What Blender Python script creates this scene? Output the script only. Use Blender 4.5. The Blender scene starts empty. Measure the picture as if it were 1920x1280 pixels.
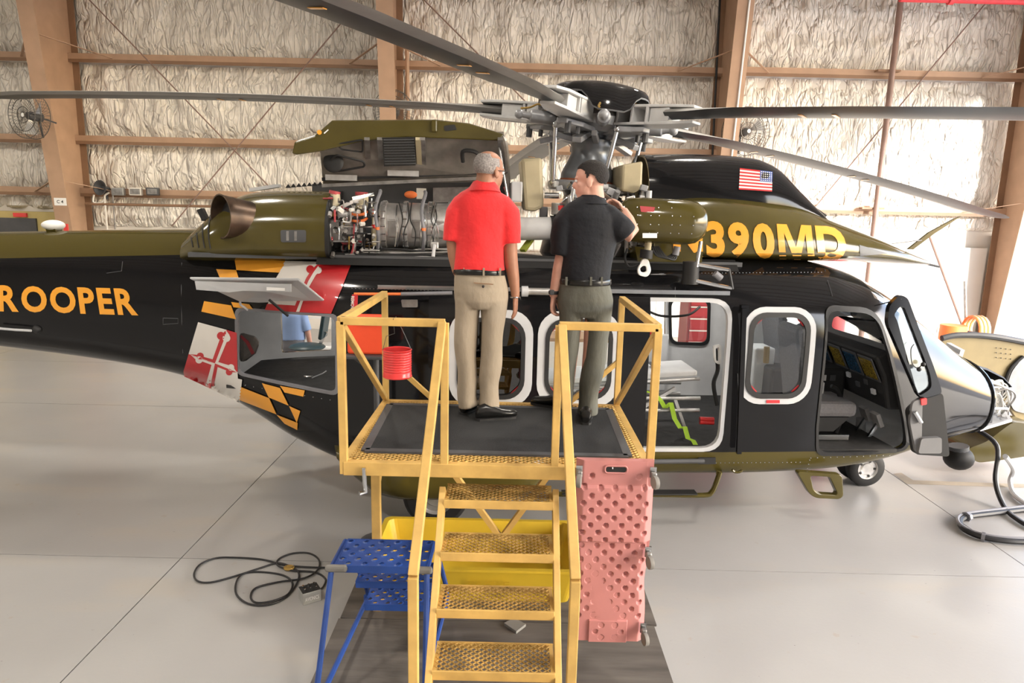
import bpy, bmesh, math, random
import numpy as np
from mathutils import Vector as V, Matrix as Mx
random.seed(7)
SC = bpy.context.scene
COL = SC.collection
R = math.radians
PI = math.pi
# ------------------------------------------------------------------ camera
CAMH, FPX, PITCH, ROLL = 2.8, 1280.0, R(10.6), R(1.3)
_fw = V((0, math.cos(PITCH), -math.sin(PITCH)))
_u0 = V((0, math.sin(PITCH), math.cos(PITCH)))
_rt = V((1, 0, 0)) * math.cos(ROLL) + _u0 * math.sin(ROLL)
_up = V((-1, 0, 0)) * math.sin(ROLL) + _u0 * math.cos(ROLL)
CP = V((0, 0, CAMH))
cd = bpy.data.cameras.new('camera')
cd.sensor_width = 36.0
cd.lens = 36.0 * FPX / 1920
cd.clip_end = 500
cam = bpy.data.objects.new('camera', cd)
COL.objects.link(cam)
m = Mx((( _rt.x, _up.x, -_fw.x, 0), (_rt.y, _up.y, -_fw.y, 0), (_rt.z, _up.z, -_fw.z, CAMH), (0, 0, 0, 1)))
cam.matrix_world = m
SC.camera = cam
# ------------------------------------------------------------------ light
vs = SC.view_settings
vs.view_transform = 'Standard'
vs.look = 'None'
vs.gamma = 1.0
vs.use_curve_mapping = False
vs.exposure = 0.8
w = bpy.data.worlds.new('sky')
SC.world = w
w.use_nodes = True
nt = w.node_tree
nt.nodes.clear()
sk = nt.nodes.new('ShaderNodeTexSky')
sk.sky_type = 'NISHITA'
sk.sun_disc = False
sk.sun_elevation = R(34)
sk.sun_rotation = R(115)
sk.air_density = 1.0
sk.dust_density = 2.0
bg = nt.nodes.new('ShaderNodeBackground')
bg.inputs['Strength'].default_value = 0.8
wo = nt.nodes.new('ShaderNodeOutputWorld')
nt.links.new(sk.outputs[0], bg.inputs[0])
nt.links.new(bg.outputs[0], wo.inputs[0])
sd = bpy.data.lights.new('sun', 'SUN')
sd.energy = 5.0
sd.angle = R(3.0)
sd.color = (1.0, .95, .88)
so = bpy.data.objects.new('sun', sd)
COL.objects.link(so)
SUNDIR = V((-.35, .80, -.18)).normalized()
so.rotation_euler = SUNDIR.to_track_quat('-Z', 'Y').to_euler()
so.location = (30, -20, 30)
LAMP_W = 150.0      # high-bay lamps of the hangar
# ------------------------------------------------------------------ pixel helpers (1920 x 1280 frame)
def ray(u, v):
    return _fw + _rt * ((u - 960) / FPX) - _up * ((v - 640) / FPX)
def WZ(u, v, z):
    d = ray(u, v)
    return CP + d * ((z - CAMH) / d.z)
def WY(u, v, y):
    d = ray(u, v)
    return CP + d * (y / d.y)
HYAW = R(3.6)
HO = V((.78, 6.9, 0))
HEX = V((math.cos(HYAW), math.sin(HYAW), 0))
HEY = V((-math.sin(HYAW), math.cos(HYAW), 0))
def h2l(p):
    q = V(p) - HO
    return V((q.dot(HEX), q.dot(HEY), q.z))
def H(u, v, hy):
    """point of the helicopter's frame where the pixel's ray meets the plane y = hy"""
    d = ray(u, v)
    t = (hy - (CP - HO).dot(HEY)) / d.dot(HEY)
    return h2l(CP + d * t)
# ------------------------------------------------------------------ materials
MATS = {}
def nn(t, k, **kw):
    n = t.nodes.new(k)
    for a, b in kw.items():
        setattr(n, a, b)
    return n
def mat(name, col, rough=.5, metal=0., coat=0., var=.12, scale=6., bump=0., bscale=40., trans=0., emit=0., spec=.5, stretch=(1, 1, 1), ior=1.45, sheen=0.):
    mt = bpy.data.materials.new(name)
    mt.use_nodes = True
    t = mt.node_tree
    b = t.nodes['Principled BSDF']
    c = (*col, 1)
    tc = nn(t, 'ShaderNodeTexCoord')
    mp = nn(t, 'ShaderNodeMapping')
    mp.inputs['Scale'].default_value = stretch
    t.links.new(tc.outputs['Object'], mp.inputs[0])
    nz = nn(t, 'ShaderNodeTexNoise')
    nz.inputs['Scale'].default_value = scale
    nz.inputs['Detail'].default_value = 4
    t.links.new(mp.outputs[0], nz.inputs['Vector'])
    rp = nn(t, 'ShaderNodeValToRGB')
    rp.color_ramp.elements[0].position = .3
    rp.color_ramp.elements[1].position = .7
    rp.color_ramp.elements[0].color = tuple(x * (1 - var) for x in col) + (1,)
    rp.color_ramp.elements[1].color = tuple(min(1, x * (1 + var * .5)) for x in col) + (1,)
    t.links.new(nz.outputs[0], rp.inputs[0])
    t.links.new(rp.outputs[0], b.inputs['Base Color'])
    b.inputs['Roughness'].default_value = rough
    b.inputs['Metallic'].default_value = metal
    b.inputs['Coat Weight'].default_value = coat
    b.inputs['Coat Roughness'].default_value = .04
    b.inputs['Specular IOR Level'].default_value = spec
    b.inputs['IOR'].default_value = ior
    b.inputs['Transmission Weight'].default_value = trans
    b.inputs['Sheen Weight'].default_value = sheen
    if emit:
        b.inputs['Emission Color'].default_value = c
        b.inputs['Emission Strength'].default_value = emit
    if bump:
        n2 = nn(t, 'ShaderNodeTexNoise')
        n2.inputs['Scale'].default_value = bscale
        n2.inputs['Detail'].default_value = 5
        t.links.new(mp.outputs[0], n2.inputs['Vector'])
        bp = nn(t, 'ShaderNodeBump')
        bp.inputs['Strength'].default_value = bump
        bp.inputs['Distance'].default_value = .02
        t.links.new(n2.outputs[0], bp.inputs['Height'])
        t.links.new(bp.outputs[0], b.inputs['Normal'])
    MATS[name] = mt
    return mt
def glassmat(name, tint, refl=.12, rough=.0):
    mt = bpy.data.materials.new(name)
    mt.use_nodes = True
    t = mt.node_tree
    t.nodes.clear()
    o = nn(t, 'ShaderNodeOutputMaterial')
    tr = nn(t, 'ShaderNodeBsdfTransparent')
    nz = nn(t, 'ShaderNodeTexNoise')
    nz.inputs['Scale'].default_value = 3
    mx0 = nn(t, 'ShaderNodeMix', data_type='RGBA')
    mx0.inputs[6].default_value = (*[x * .94 for x in tint], 1)
    mx0.inputs[7].default_value = (*tint, 1)
    t.links.new(nz.outputs[0], mx0.inputs[0])
    t.links.new(mx0.outputs[2], tr.inputs[0])
    gl = nn(t, 'ShaderNodeBsdfGlossy')
    gl.inputs['Roughness'].default_value = rough
    fr = nn(t, 'ShaderNodeFresnel')
    fr.inputs[0].default_value = 1.5
    ad = nn(t, 'ShaderNodeMath', operation='MULTIPLY')
    ad.inputs[1].default_value = refl / .04
    ad.use_clamp = True
    t.links.new(fr.outputs[0], ad.inputs[0])
    ms = nn(t, 'ShaderNodeMixShader')
    t.links.new(ad.outputs[0], ms.inputs[0])
    t.links.new(tr.outputs[0], ms.inputs[1])
    t.links.new(gl.outputs[0], ms.inputs[2])
    t.links.new(ms.outputs[0], o.inputs[0])
    MATS[name] = mt
    return mt
BLACK = (.008, .008, .009)
OLIVE = (.072, .058, .015)
mat('black', BLACK, .09, var=.1, spec=.42)
mat('olive', OLIVE, .14, var=.1, spec=.5)
mat('gold', (.83, .36, .035), .3, coat=.6, var=.05)
mat('flagred', (.52, .022, .028), .3, coat=.6, var=.05)
mat('flagwhite', (.74, .71, .67), .3, coat=.6, var=.04)
mat('flagblue', (.05, .1, .35), .3, coat=.6, var=.05)
mat('lgrey', (.5, .51, .53), .35, coat=.2, var=.06)
mat('igrey', (.78, .78, .78), .5, var=.08)
mat('dgrey', (.07, .072, .078), .5, var=.15)
mat('rubber', (.015, .015, .016), .6, var=.2)
mat('dfloor', (.035, .034, .034), .75, var=.3, scale=14, bump=.1)
mat('alu', (.62, .61, .6), .34, metal=.7, var=.25, scale=9, bump=.04)
mat('alud', (.34, .33, .32), .4, metal=.8, var=.35, scale=12, bump=.06)
mat('steel', (.62, .63, .64), .22, metal=1, var=.15)
mat('hubgrey', (.31, .315, .33), .38, metal=.25, var=.2, scale=10)
mat('hublight', (.58, .58, .58), .4, var=.1)
mat('bladelo', (.05, .052, .057), .42, var=.18, scale=5)
mat('bladele', (.3, .29, .275), .5, metal=.2, var=.14, scale=4)
mat('beige', (.44, .38, .25), .5, var=.1)
mat('hoodin', (.24, .22, .2), .45, metal=.4, var=.3, scale=8)
mat('duct', (.55, .48, .33), .5, var=.1)
mat('hose', (.2, .2, .22), .45, var=.1)
mat('hosered', (.42, .06, .07), .5, var=.1)
mat('orange', (.85, .2, .05), .5, var=.1)
mat('redpaint', (.68, .035, .035), .35, var=.1, coat=.3)
mat('redorange', (.9, .09, .03), .5, var=.06)
mat('wirewhite', (.75, .73, .68), .5, var=.1)
mat('brass', (.5, .33, .1), .35, metal=.8, var=.2)
mat('lime', (.42, .68, .04), .6, var=.1)
mat('seatgrey', (.17, .165, .17), .85, var=.15, scale=60, bump=.1, bscale=200)
mat('screen', (.02, .06, .11), .15, var=.8, scale=90, emit=.0)
mat('white', (.8, .8, .79), .45, var=.05)
mat('yellow', (.60, .38, .115), .5, var=.2, scale=7, bump=.06, bscale=30)
mat('yellowtub', (.62, .42, .03), .45, var=.12, scale=4)
mat('matrub', (.035, .036, .038), .85, var=.45, scale=160, bump=1., bscale=260)
mat('blue', (.022, .065, .27), .42, var=.2, scale=9, bump=.03)
mat('pink', (.50, .205, .195), .5, var=.1, scale=4)
mat('pinkd', (.46, .15, .14), .55, var=.1, scale=4)
mat('greyrub', (.2, .19, .175), .6, var=.1)
mat('board', (.115, .1, .088), .8, var=.45, scale=3.5, bump=.15, bscale=25, stretch=(.35, 2.5, 1))
mat('cable', (.02, .02, .022), .45, var=.2)
mat('boxgrey', (.36, .36, .35), .45, metal=.3, var=.1)
mat('tan', (.44, .285, .19), .55, var=.1, scale=3)
mat('tandark', (.25, .145, .085), .6, var=.12, scale=3)
mat('pipebrown', (.25, .16, .13), .5, var=.15)
mat('wire', (.12, .11, .1), .4, metal=.5, var=.1)
mat('redpipe', (.7, .05, .06), .4, var=.1)
mat('roomwall', (.5, .4, .16), .7, var=.05)
mat('doorgrey', (.42, .43, .45), .5, var=.05)
mat('panelwhite', (.72, .68, .62), .6, var=.06, scale=2)
mat('ceil', (.62, .58, .52), .7, var=.12, scale=2, bump=.3, bscale=6)
mat('skin1', (.36, .17, .105), .5, var=.12, scale=14, bump=.05, bscale=120)
mat('skin2', (.62, .34, .26), .5, var=.12, scale=14, bump=.05, bscale=120)
mat('hairgrey', (.33, .30, .29), .8, var=.45, scale=90, bump=.5, bscale=220)
mat('hairdark', (.014, .010, .009), .7, var=.4, scale=70, bump=.5, bscale=160)
mat('redshirt', (.76, .024, .028), .85, var=.06, scale=5, bump=.75, bscale=9, sheen=.2)
mat('blackshirt', (.010, .011, .015), .7, var=.15, scale=5, bump=.75, bscale=8, sheen=.03, spec=.3)
mat('khaki', (.32, .265, .2), .85, var=.08, scale=6, bump=.75, bscale=10, stretch=(1, 1, .5))
mat('greenpants', (.105, .105, .088), .85, var=.12, scale=6, bump=.75, bscale=11, stretch=(1, 1, .5))
mat('leather', (.01, .01, .01), .25, var=.2)
mat('paleblue', (.3, .42, .7), .8, var=.06)
mat('amberscreen', (.2, .14, .02), .2, var=.9, scale=70)
mat('chest', (.5, .06, .07), .4, var=.08)
mat('fluor', (1, .95, .85), .5, emit=6.)
glassmat('glass', (.86, .9, .9), .09)
glassmat('darkglass', (.10, .11, .12), .12)
glassmat('windscreen', (.72, .8, .86), .3)
mat('frontwall', (.36, .33, .30), .7, var=.1, scale=2)
mat('trimgrey', (.17, .17, .175), .6, var=.1)
mat('noseolive', (.30, .235, .115), .5, var=.1)
mat('fillglow', (1, .97, .9), .5, emit=4.)  # glow for the fill discs added inside the helicopter
# ------------------------------------------------------------------ mesh helpers
ROOT = {}
def M(n):
    return MATS[n] if isinstance(n, str) else n
def perp(d):
    d = d.normalized()
    a = V((0, 0, 1)) if abs(d.z) < .9 else V((1, 0, 0))
    x = d.cross(a).normalized()
    return x, x.cross(d).normalized()
class MB:
    def __init__(s):
        s.v = []; s.f = []; s.m = []; s.s = []
    def add(s, vs, fs, m=0, sm=False):
        o = len(s.v)
        s.v += [V(p) for p in vs]
        for f in fs:
            s.f.append([o + i for i in f]); s.m.append(m); s.s.append(sm)
        return s
    def box(s, c, d, rot=None, m=0):
        c = V(c); h = V(d) / 2
        ps = [V((x * h.x, y * h.y, z * h.z)) for x in (-1, 1) for y in (-1, 1) for z in (-1, 1)]
        if rot is not None:
            ps = [rot @ p for p in ps]
        return s.add([c + p for p in ps], [(0, 1, 3, 2), (4, 6, 7, 5), (0, 4, 5, 1), (2, 3, 7, 6), (0, 2, 6, 4), (1, 5, 7, 3)], m)
    def bar(s, p, q, w, h=None, side=None, m=0):
        p = V(p); q = V(q); h = h or w; d = q - p
        if side is None:
            x, y = perp(d)
        else:
            x = (V(side) - d * (V(side).dot(d) / d.dot(d))).normalized(); y = x.cross(d.normalized())
        x = x * w / 2; y = y * h / 2
        vs = [p - x - y, p + x - y, p + x + y, p - x + y, q - x - y, q + x - y, q + x + y, q - x + y]
        return s.add(vs, [(0, 1, 2, 3), (7, 6, 5, 4), (0, 4, 5, 1), (1, 5, 6, 2), (2, 6, 7, 3), (3, 7, 4, 0)], m)
    def ribbon(s, p, q, w, h, m=0):      # open bar, no ends (8 triangles)
        p = V(p); q = V(q); x, y = perp(q - p); x = x * w / 2; y = y * h / 2
        vs = [p - x - y, p + x - y, p + x + y, p - x + y, q - x - y, q + x - y, q + x + y, q - x + y]
        return s.add(vs, [(0, 4, 5, 1), (1, 5, 6, 2), (2, 6, 7, 3), (3, 7, 4, 0)], m)
    def tube(s, pts, r, n=8, closed=False, caps=True, m=0, flat=1.0, side=None):
        pts = [V(p) for p in pts]; k = len(pts)
        rs = r if isinstance(r, (list, tuple)) else [r] * k
        rings = []; X = None
        for i, p in enumerate(pts):
            if closed:
                d = pts[(i + 1) % k] - pts[i - 1]
            else:
                d = pts[min(i + 1, k - 1)] - pts[max(i - 1, 0)]
            if d.length < 1e-9:
                d = V((0, 0, 1))
            d.normalize()
            if X is None:
                X = V(side) if side is not None else perp(d)[0]
            X = X - d * X.dot(d)
            if X.length < 1e-6:
                X = perp(d)[0]
            X.normalize()
            Y = d.cross(X)
            ri = rs[i]
            a, b = (ri if isinstance(ri, tuple) else (ri, ri * flat))
            rings.append([p + X * (a * math.cos(2 * PI * j / n)) + Y * (b * math.sin(2 * PI * j / n)) for j in range(n)])
        return s.loft(rings, closed, caps, m)
    def loft(s, rings, closed=False, caps=True, m=0, sm=True):
        n = len(rings[0]); k = len(rings); vs = [p for r in rings for p in r]; fs = []
        for i in range(k if closed else k - 1):
            a = i * n; b = ((i + 1) % k) * n
            for j in range(n):
                fs.append((a + j, a + (j + 1) % n, b + (j + 1) % n, b + j))
        if caps and not closed:
            fs.append(tuple(range(n))[::-1]); fs.append(tuple(range((k - 1) * n, k * n)))
        return s.add(vs, fs, m, sm)
    def lathe(s, prof, o=(0, 0, 0), axis=(0, 0, 1), n=24, m=0, caps=True, sx=1., ref=None):
        o = V(o); ax = V(axis).normalized(); x, y = perp(ax)
        if ref is not None:
            x = V(ref).normalized(); y = ax.cross(x)
        rings = [[o + ax * a + x * (r * math.cos(2 * PI * j / n)) * sx + y * (r * math.sin(2 * PI * j / n)) for j in range(n)] for r, a in prof]
        return s.loft(rings, False, caps, m)
    def cyl(s, p, q, r, n=12, m=0, r2=None):
        p = V(p); q = V(q)
        return s.lathe([(r, 0), (r if r2 is None else r2, (q - p).length)], p, q - p, n, m)
    def ball(s, c, r, n=16, k=10, m=0, rot=None):
        c = V(c); r = r if isinstance(r, (tuple, list)) else (r, r, r); rings = []
        for i in range(k + 1):
            a = -PI / 2 + PI * (i + .02) / (k + .04)
            rg = []
            for j in range(n):
                p = V((r[0] * math.cos(a) * math.cos(2 * PI * j / n), r[1] * math.cos(a) * math.sin(2 * PI * j / n), r[2] * math.sin(a)))
                rg.append(c + (rot @ p if rot is not None else p))
            rings.append(rg)
        return s.loft(rings, m=m)
    def prism(s, poly, vec, m=0, sm=False):
        a = [V(p) for p in poly]; vec = V(vec); n = len(a)
        return s.add(a + [p + vec for p in a], [tuple(range(n))[::-1], tuple(range(n, 2 * n))] + [(j, (j + 1) % n, n + (j + 1) % n, n + j) for j in range(n)], m, sm)
    def ring(s, outer, inner, vec, m=0):
        """frame between two loops of equal length, with thickness vec"""
        o = [V(p) for p in outer]; i = [V(p) for p in inner]; vec = V(vec); n = len(o)
        vs = o + i + [p + vec for p in o] + [p + vec for p in i]; fs = []
        for j in range(n):
            k = (j + 1) % n
            fs += [(j, k, n + k, n + j), (2 * n + j, 3 * n + j, 3 * n + k, 2 * n + k), (j, 2 * n + j, 2 * n + k, k), (n + j, n + k, 3 * n + k, 3 * n + j)]
        return s.add(vs, fs, m)
    def grid(s, P, m=0, sm=True):
        a = len(P); b = len(P[0])
        return s.add([p for r in P for p in r], [(i * b + j, i * b + j + 1, (i + 1) * b + j + 1, (i + 1) * b + j) for i in range(a - 1) for j in range(b - 1)], m, sm)
    def mesh(s, name, mats, off=None, weld=0):
        me = bpy.data.meshes.new(name)
        o = V(off) if off is not None else V((0, 0, 0))
        me.from_pydata([p - o for p in s.v], [], s.f)
        for mm in (mats if isinstance(mats, (list, tuple)) else [mats]):
            me.materials.append(M(mm))
        me.polygons.foreach_set('material_index', s.m)
        bm = bmesh.new(); bm.from_mesh(me)
        if weld:
            bmesh.ops.remove_doubles(bm, verts=bm.verts, dist=weld)
        bmesh.ops.recalc_face_normals(bm, faces=bm.faces)
        bm.to_mesh(me); bm.free()
        if any(s.s):
            me.polygons.foreach_set('use_smooth', [True] * len(me.polygons))
            me.set_sharp_from_angle(angle=R(38))
        me.update()
        return me
    def build(s, name, mats, parent=None, bevel=0, weld=0, kind=None, label=None):
        off = ROOT.get(parent.name) if parent is not None else None
        ob = bpy.data.objects.new(name, s.mesh(name, mats, off, weld))
        COL.objects.link(ob)
        if parent is not None:
            ob.parent = parent
            if parent.name in ROOT:
                ROOT[ob.name] = ROOT[parent.name]
        if bevel:
            b = ob.modifiers.new('bevel', 'BEVEL'); b.width = bevel; b.segments = 2; b.limit_method = 'ANGLE'; b.angle_limit = R(40); b.harden_normals = False
        if kind:
            ob['kind'] = kind
        if label:
            ob['label'] = label
        return ob
def tag(o, label, cat, group=None):
    o['label'] = label; o['category'] = cat
    if group:
        o['group'] = group
    return o
def thing(name, label, cat, loc=(0, 0, 0), group=None, local=False, rotz=0):
    o = bpy.data.objects.new(name, None); COL.objects.link(o)
    o.empty_display_size = .1
    o.location = loc; o.rotation_euler.z = rotz
    ROOT[o.name] = V((0, 0, 0)) if local else V(loc)
    return tag(o, label, cat, group)
def one(mb, name, mats, label, cat, base=None, group=None, **kw):
    """a thing that is one mesh, its origin at its base"""
    if base is None:
        zs = min(p.z for p in mb.v); n = len(mb.v)
        base = V((sum(p.x for p in mb.v) / n, sum(p.y for p in mb.v) / n, zs))
    base = V(base)
    mb.v = [p - base for p in mb.v]
    o = mb.build(name, mats, **kw); o.location = base
    return tag(o, label, cat, group)
def struct(o):
    o['kind'] = 'structure'; return o
def share(ob, name=None, parent=None):
    c = ob.copy(); COL.objects.link(c)
    if parent is not None:
        c.parent = parent
    return c
def rrect(x0, x1, z0, z1, r, k=6):
    out = []
    for cx, cz, a0 in ((x1 - r, z1 - r, 0), (x0 + r, z1 - r, 90), (x0 + r, z0 + r, 180), (x1 - r, z0 + r, 270)):
        for i in range(k + 1):
            a = R(a0 + 90 * i / k); out.append((cx + r * math.cos(a), cz + r * math.sin(a)))
    return out
def rpoly(pts, r, k=5):
    """polygon with rounded corners (2-D)"""
    out = []; n = len(pts); rr = r if isinstance(r, (list, tuple)) else [r] * n
    for i in range(n):
        p = V((*pts[i], 0)); a = V((*pts[i - 1], 0)); b = V((*pts[(i + 1) % n], 0))
        da = (a - p); db = (b - p); q = min(rr[i], da.length * .48, db.length * .48)
        A = p + da.normalized() * q; B = p + db.normalized() * q
        for j in range(k + 1):
            t = j / k; w_ = A * (1 - t) ** 2 + p * 2 * t * (1 - t) + B * t * t; out.append((w_.x, w_.y))
    return out
def smooth(pts, n=8, closed=False):
    """Catmull-Rom through points"""
    P = [V(p) for p in pts]; k = len(P); out = []
    for i in range(k if closed else k - 1):
        if closed:
            a, b, c, d = P[i - 1], P[i], P[(i + 1) % k], P[(i + 2) % k]
        else:
            a, b, c, d = P[max(i - 1, 0)], P[i], P[i + 1], P[min(i + 2, k - 1)]
        for j in range(n):
            t = j / n
            out.append(.5 * ((2 * b) + (c - a) * t + (2 * a - 5 * b + 4 * c - d) * t * t + (3 * b - a - 3 * c + d) * t ** 3))
    if not closed:
        out.append(P[-1])
    return out
def boolean(ob, cutters):
    for mb in cutters:
        c = bpy.data.objects.new('c', mb.mesh('c', 'black')); COL.objects.link(c); c.parent = ob.parent
        md = ob.modifiers.new('b', 'BOOLEAN'); md.operation = 'DIFFERENCE'; md.object = c; md.solver = 'EXACT'
        dg = bpy.context.evaluated_depsgraph_get()
        me = bpy.data.meshes.new_from_object(ob.evaluated_get(dg))
        ob.modifiers.clear(); old = ob.data; ob.data = me
        bpy.data.meshes.remove(old)
        cm = c.data; bpy.data.objects.remove(c); bpy.data.meshes.remove(cm)
    ob.data.polygons.foreach_set('use_smooth', [True] * len(ob.data.polygons))
    ob.data.set_sharp_from_angle(angle=R(32))
def textmesh(body, bold=.0, res=4):
    """2-D mesh of lettering: (verts, faces, width, height) with the origin at the lower left"""
    cu = bpy.data.curves.new('t', 'FONT'); cu.body = body; cu.size = 1; cu.offset = bold; cu.resolution_u = res; cu.fill_mode = 'FRONT'
    o = bpy.data.objects.new('t', cu); COL.objects.link(o)
    me = bpy.data.meshes.new_from_object(o.evaluated_get(bpy.context.evaluated_depsgraph_get()))
    vs = [v.co.copy() for v in me.vertices]; fs = [list(p.vertices) for p in me.polygons]
    bpy.data.objects.remove(o); bpy.data.curves.remove(cu); bpy.data.meshes.remove(me)
    x0 = min(v.x for v in vs); x1 = max(v.x for v in vs); y0 = min(v.y for v in vs); y1 = max(v.y for v in vs)
    return [((v.x - x0) / (x1 - x0), (v.y - y0) / (y1 - y0)) for v in vs], fs, x1 - x0, y1 - y0
def quadmap(q, s, t):
    """q: lower left, lower right, upper right, upper left"""
    a, b, c, d = [V((*p, 0)) if len(p) == 2 else V(p) for p in q]
    return (a * (1 - s) + b * s) * (1 - t) + (d * (1 - s) + c * s) * t
def diced(polys, step):
    """cut 2-D polygons along a square grid so that they can follow a curved surface"""
    bm = bmesh.new()
    for P in polys:
        try:
            bm.faces.new([bm.verts.new((p[0], p[1], 0)) for p in P])
        except ValueError:
            pass
    for ax in (0, 1):
        lo = min(v.co[ax] for v in bm.verts); hi = max(v.co[ax] for v in bm.verts); c = lo + step
        while c < hi:
            no = V((1, 0, 0)) if ax == 0 else V((0, 1, 0)); co = V((c, 0, 0)) if ax == 0 else V((0, c, 0))
            bmesh.ops.bisect_plane(bm, geom=bm.verts[:] + bm.edges[:] + bm.faces[:], plane_co=co, plane_no=no, dist=1e-5)
            c += step
    bmesh.ops.triangulate(bm, faces=bm.faces)
    bm.verts.index_update()
    out = [tuple(v.co[:2]) for v in bm.verts], [[v.index for v in f.verts] for f in bm.faces]
    bm.free(); return out
# ------------------------------------------------------------------ the hangar
WB = 16.0            # back wall
HX0, HX1, HY0, HZ = -17.4, 13.6, -8.0, 9.0
def floor_material():
    mt = mat('concrete', (.36, .352, .345), .3, var=.1, scale=.6, bump=.03, bscale=30)
    t = mt.node_tree; b = t.nodes['Principled BSDF']
    base = b.inputs['Base Color'].links[0].from_socket
    tc = nn(t, 'ShaderNodeTexCoord')
    def spots(scale, lo, hi, stretch):
        mp = nn(t, 'ShaderNodeMapping'); mp.inputs['Scale'].default_value = stretch
        t.links.new(tc.outputs['Object'], mp.inputs[0])
        n = nn(t, 'ShaderNodeTexNoise'); n.inputs['Scale'].default_value = scale; n.inputs['Detail'].default_value = 6
        t.links.new(mp.outputs[0], n.inputs[0])
        r = nn(t, 'ShaderNodeMapRange'); r.inputs[1].default_value = lo; r.inputs[2].default_value = hi
        t.links.new(n.outputs[0], r.inputs[0]); return r.outputs[0]
    def mixc(fac, col, amt):
        nonlocal base
        k = nn(t, 'ShaderNodeMath', operation='MULTIPLY'); k.inputs[1].default_value = amt
        t.links.new(fac, k.inputs[0])
        mx = nn(t, 'ShaderNodeMix', data_type='RGBA'); mx.inputs[7].default_value = (*col, 1)
        t.links.new(k.outputs[0], mx.inputs[0]); t.links.new(base, mx.inputs[6]); base = mx.outputs[2]
    mixc(spots(1.1, .55, .75, (.5, 1.6, 1)), (.44, .37, .28), .4)
    mixc(spots(9., .68, .74, (1, 1, 1)), (.33, .28, .22), .5)
    mixc(spots(34., .72, .76, (.6, 1.4, 1)), (.1, .09, .08), .8)
    t.links.new(base, b.inputs['Base Color'])
    return mt
floor_material()
jx = [-23.6, -16.6, -9.62, -2.64, 4.33, 11.31, 18.3]
jy = [-8.0, -5.1, 0.0, 5.1, 9.35, 12.0, 16.0]
mb = MB()
mb.box((-2, 4, -.06), (HX1 + 22, 24.4, .06))
floor = struct(mb.build('floor', 'rubber'))
for i in range(len(jx) - 1):
    for k in range(len(jy) - 1):
        x0 = max(jx[i], HX0); x1 = min(jx[i + 1], HX1)
        if x1 <= x0:
            continue
        g = .009
        MB().box(((x0 + x1) / 2, (jy[k] + jy[k + 1]) / 2, -.015), (x1 - x0 - g, jy[k + 1] - jy[k] - g, .03)).build('floor_slab', 'concrete', floor)
MB().box((53.6, 4, -.03), (80, 90, .05)).build('apron', mat('apron', (.5, .48, .45), .8, var=.1, scale=.5))
struct(bpy.data.objects['apron'])
# walls that the camera does not see: left, behind the camera, and roof with purlins; the right side is the open hangar door
struct(MB().box((HX0 - .1, 4, 4.5), (.2, 24, 9)).build('wall_left', 'panelwhite'))
struct(MB().box((-2, HY0 - .1, 4.5), (31.2, .2, 9)).build('wall_front', 'frontwall'))
ceiling = struct(MB().box((-2, 4, HZ + .1), (31.4, 24.4, .2)).build('ceiling', 'ceil'))
pm = None
for i in range(15):
    y = HY0 + .9 + i * 1.6
    if pm is None:
        pm = MB().box((0, 0, 0), (31, .07, .22)).build('purlin', 'tandark', ceiling); pm.location = (-2, y, HZ - .12)
    else:
        q = share(pm, parent=ceiling); q.location = (-2, y, HZ - .12)
struct(MB().box((HX1, 4, 8.1), (.3, 24, 1.8)).build('wall_right', 'panelwhite'))   # header above the open hangar door
wall = struct(MB().box((-2, WB + .32, 4.5), (31.4, .06, 9)).build('wall_back', 'panelwhite'))
CX = [-9.97, -2.72, 4.53, 11.25]
GZ = [3.04, 4.2, 5.95, 7.75]
bays = [(-17.3, CX[0], (3.04, 4.2, 5.95, 7.75)), (CX[0], CX[1], GZ), (CX[1], CX[2], GZ), (CX[2], CX[3], (3.04, 5.98, 7.75)), (CX[3], 13.5, GZ)]
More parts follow.
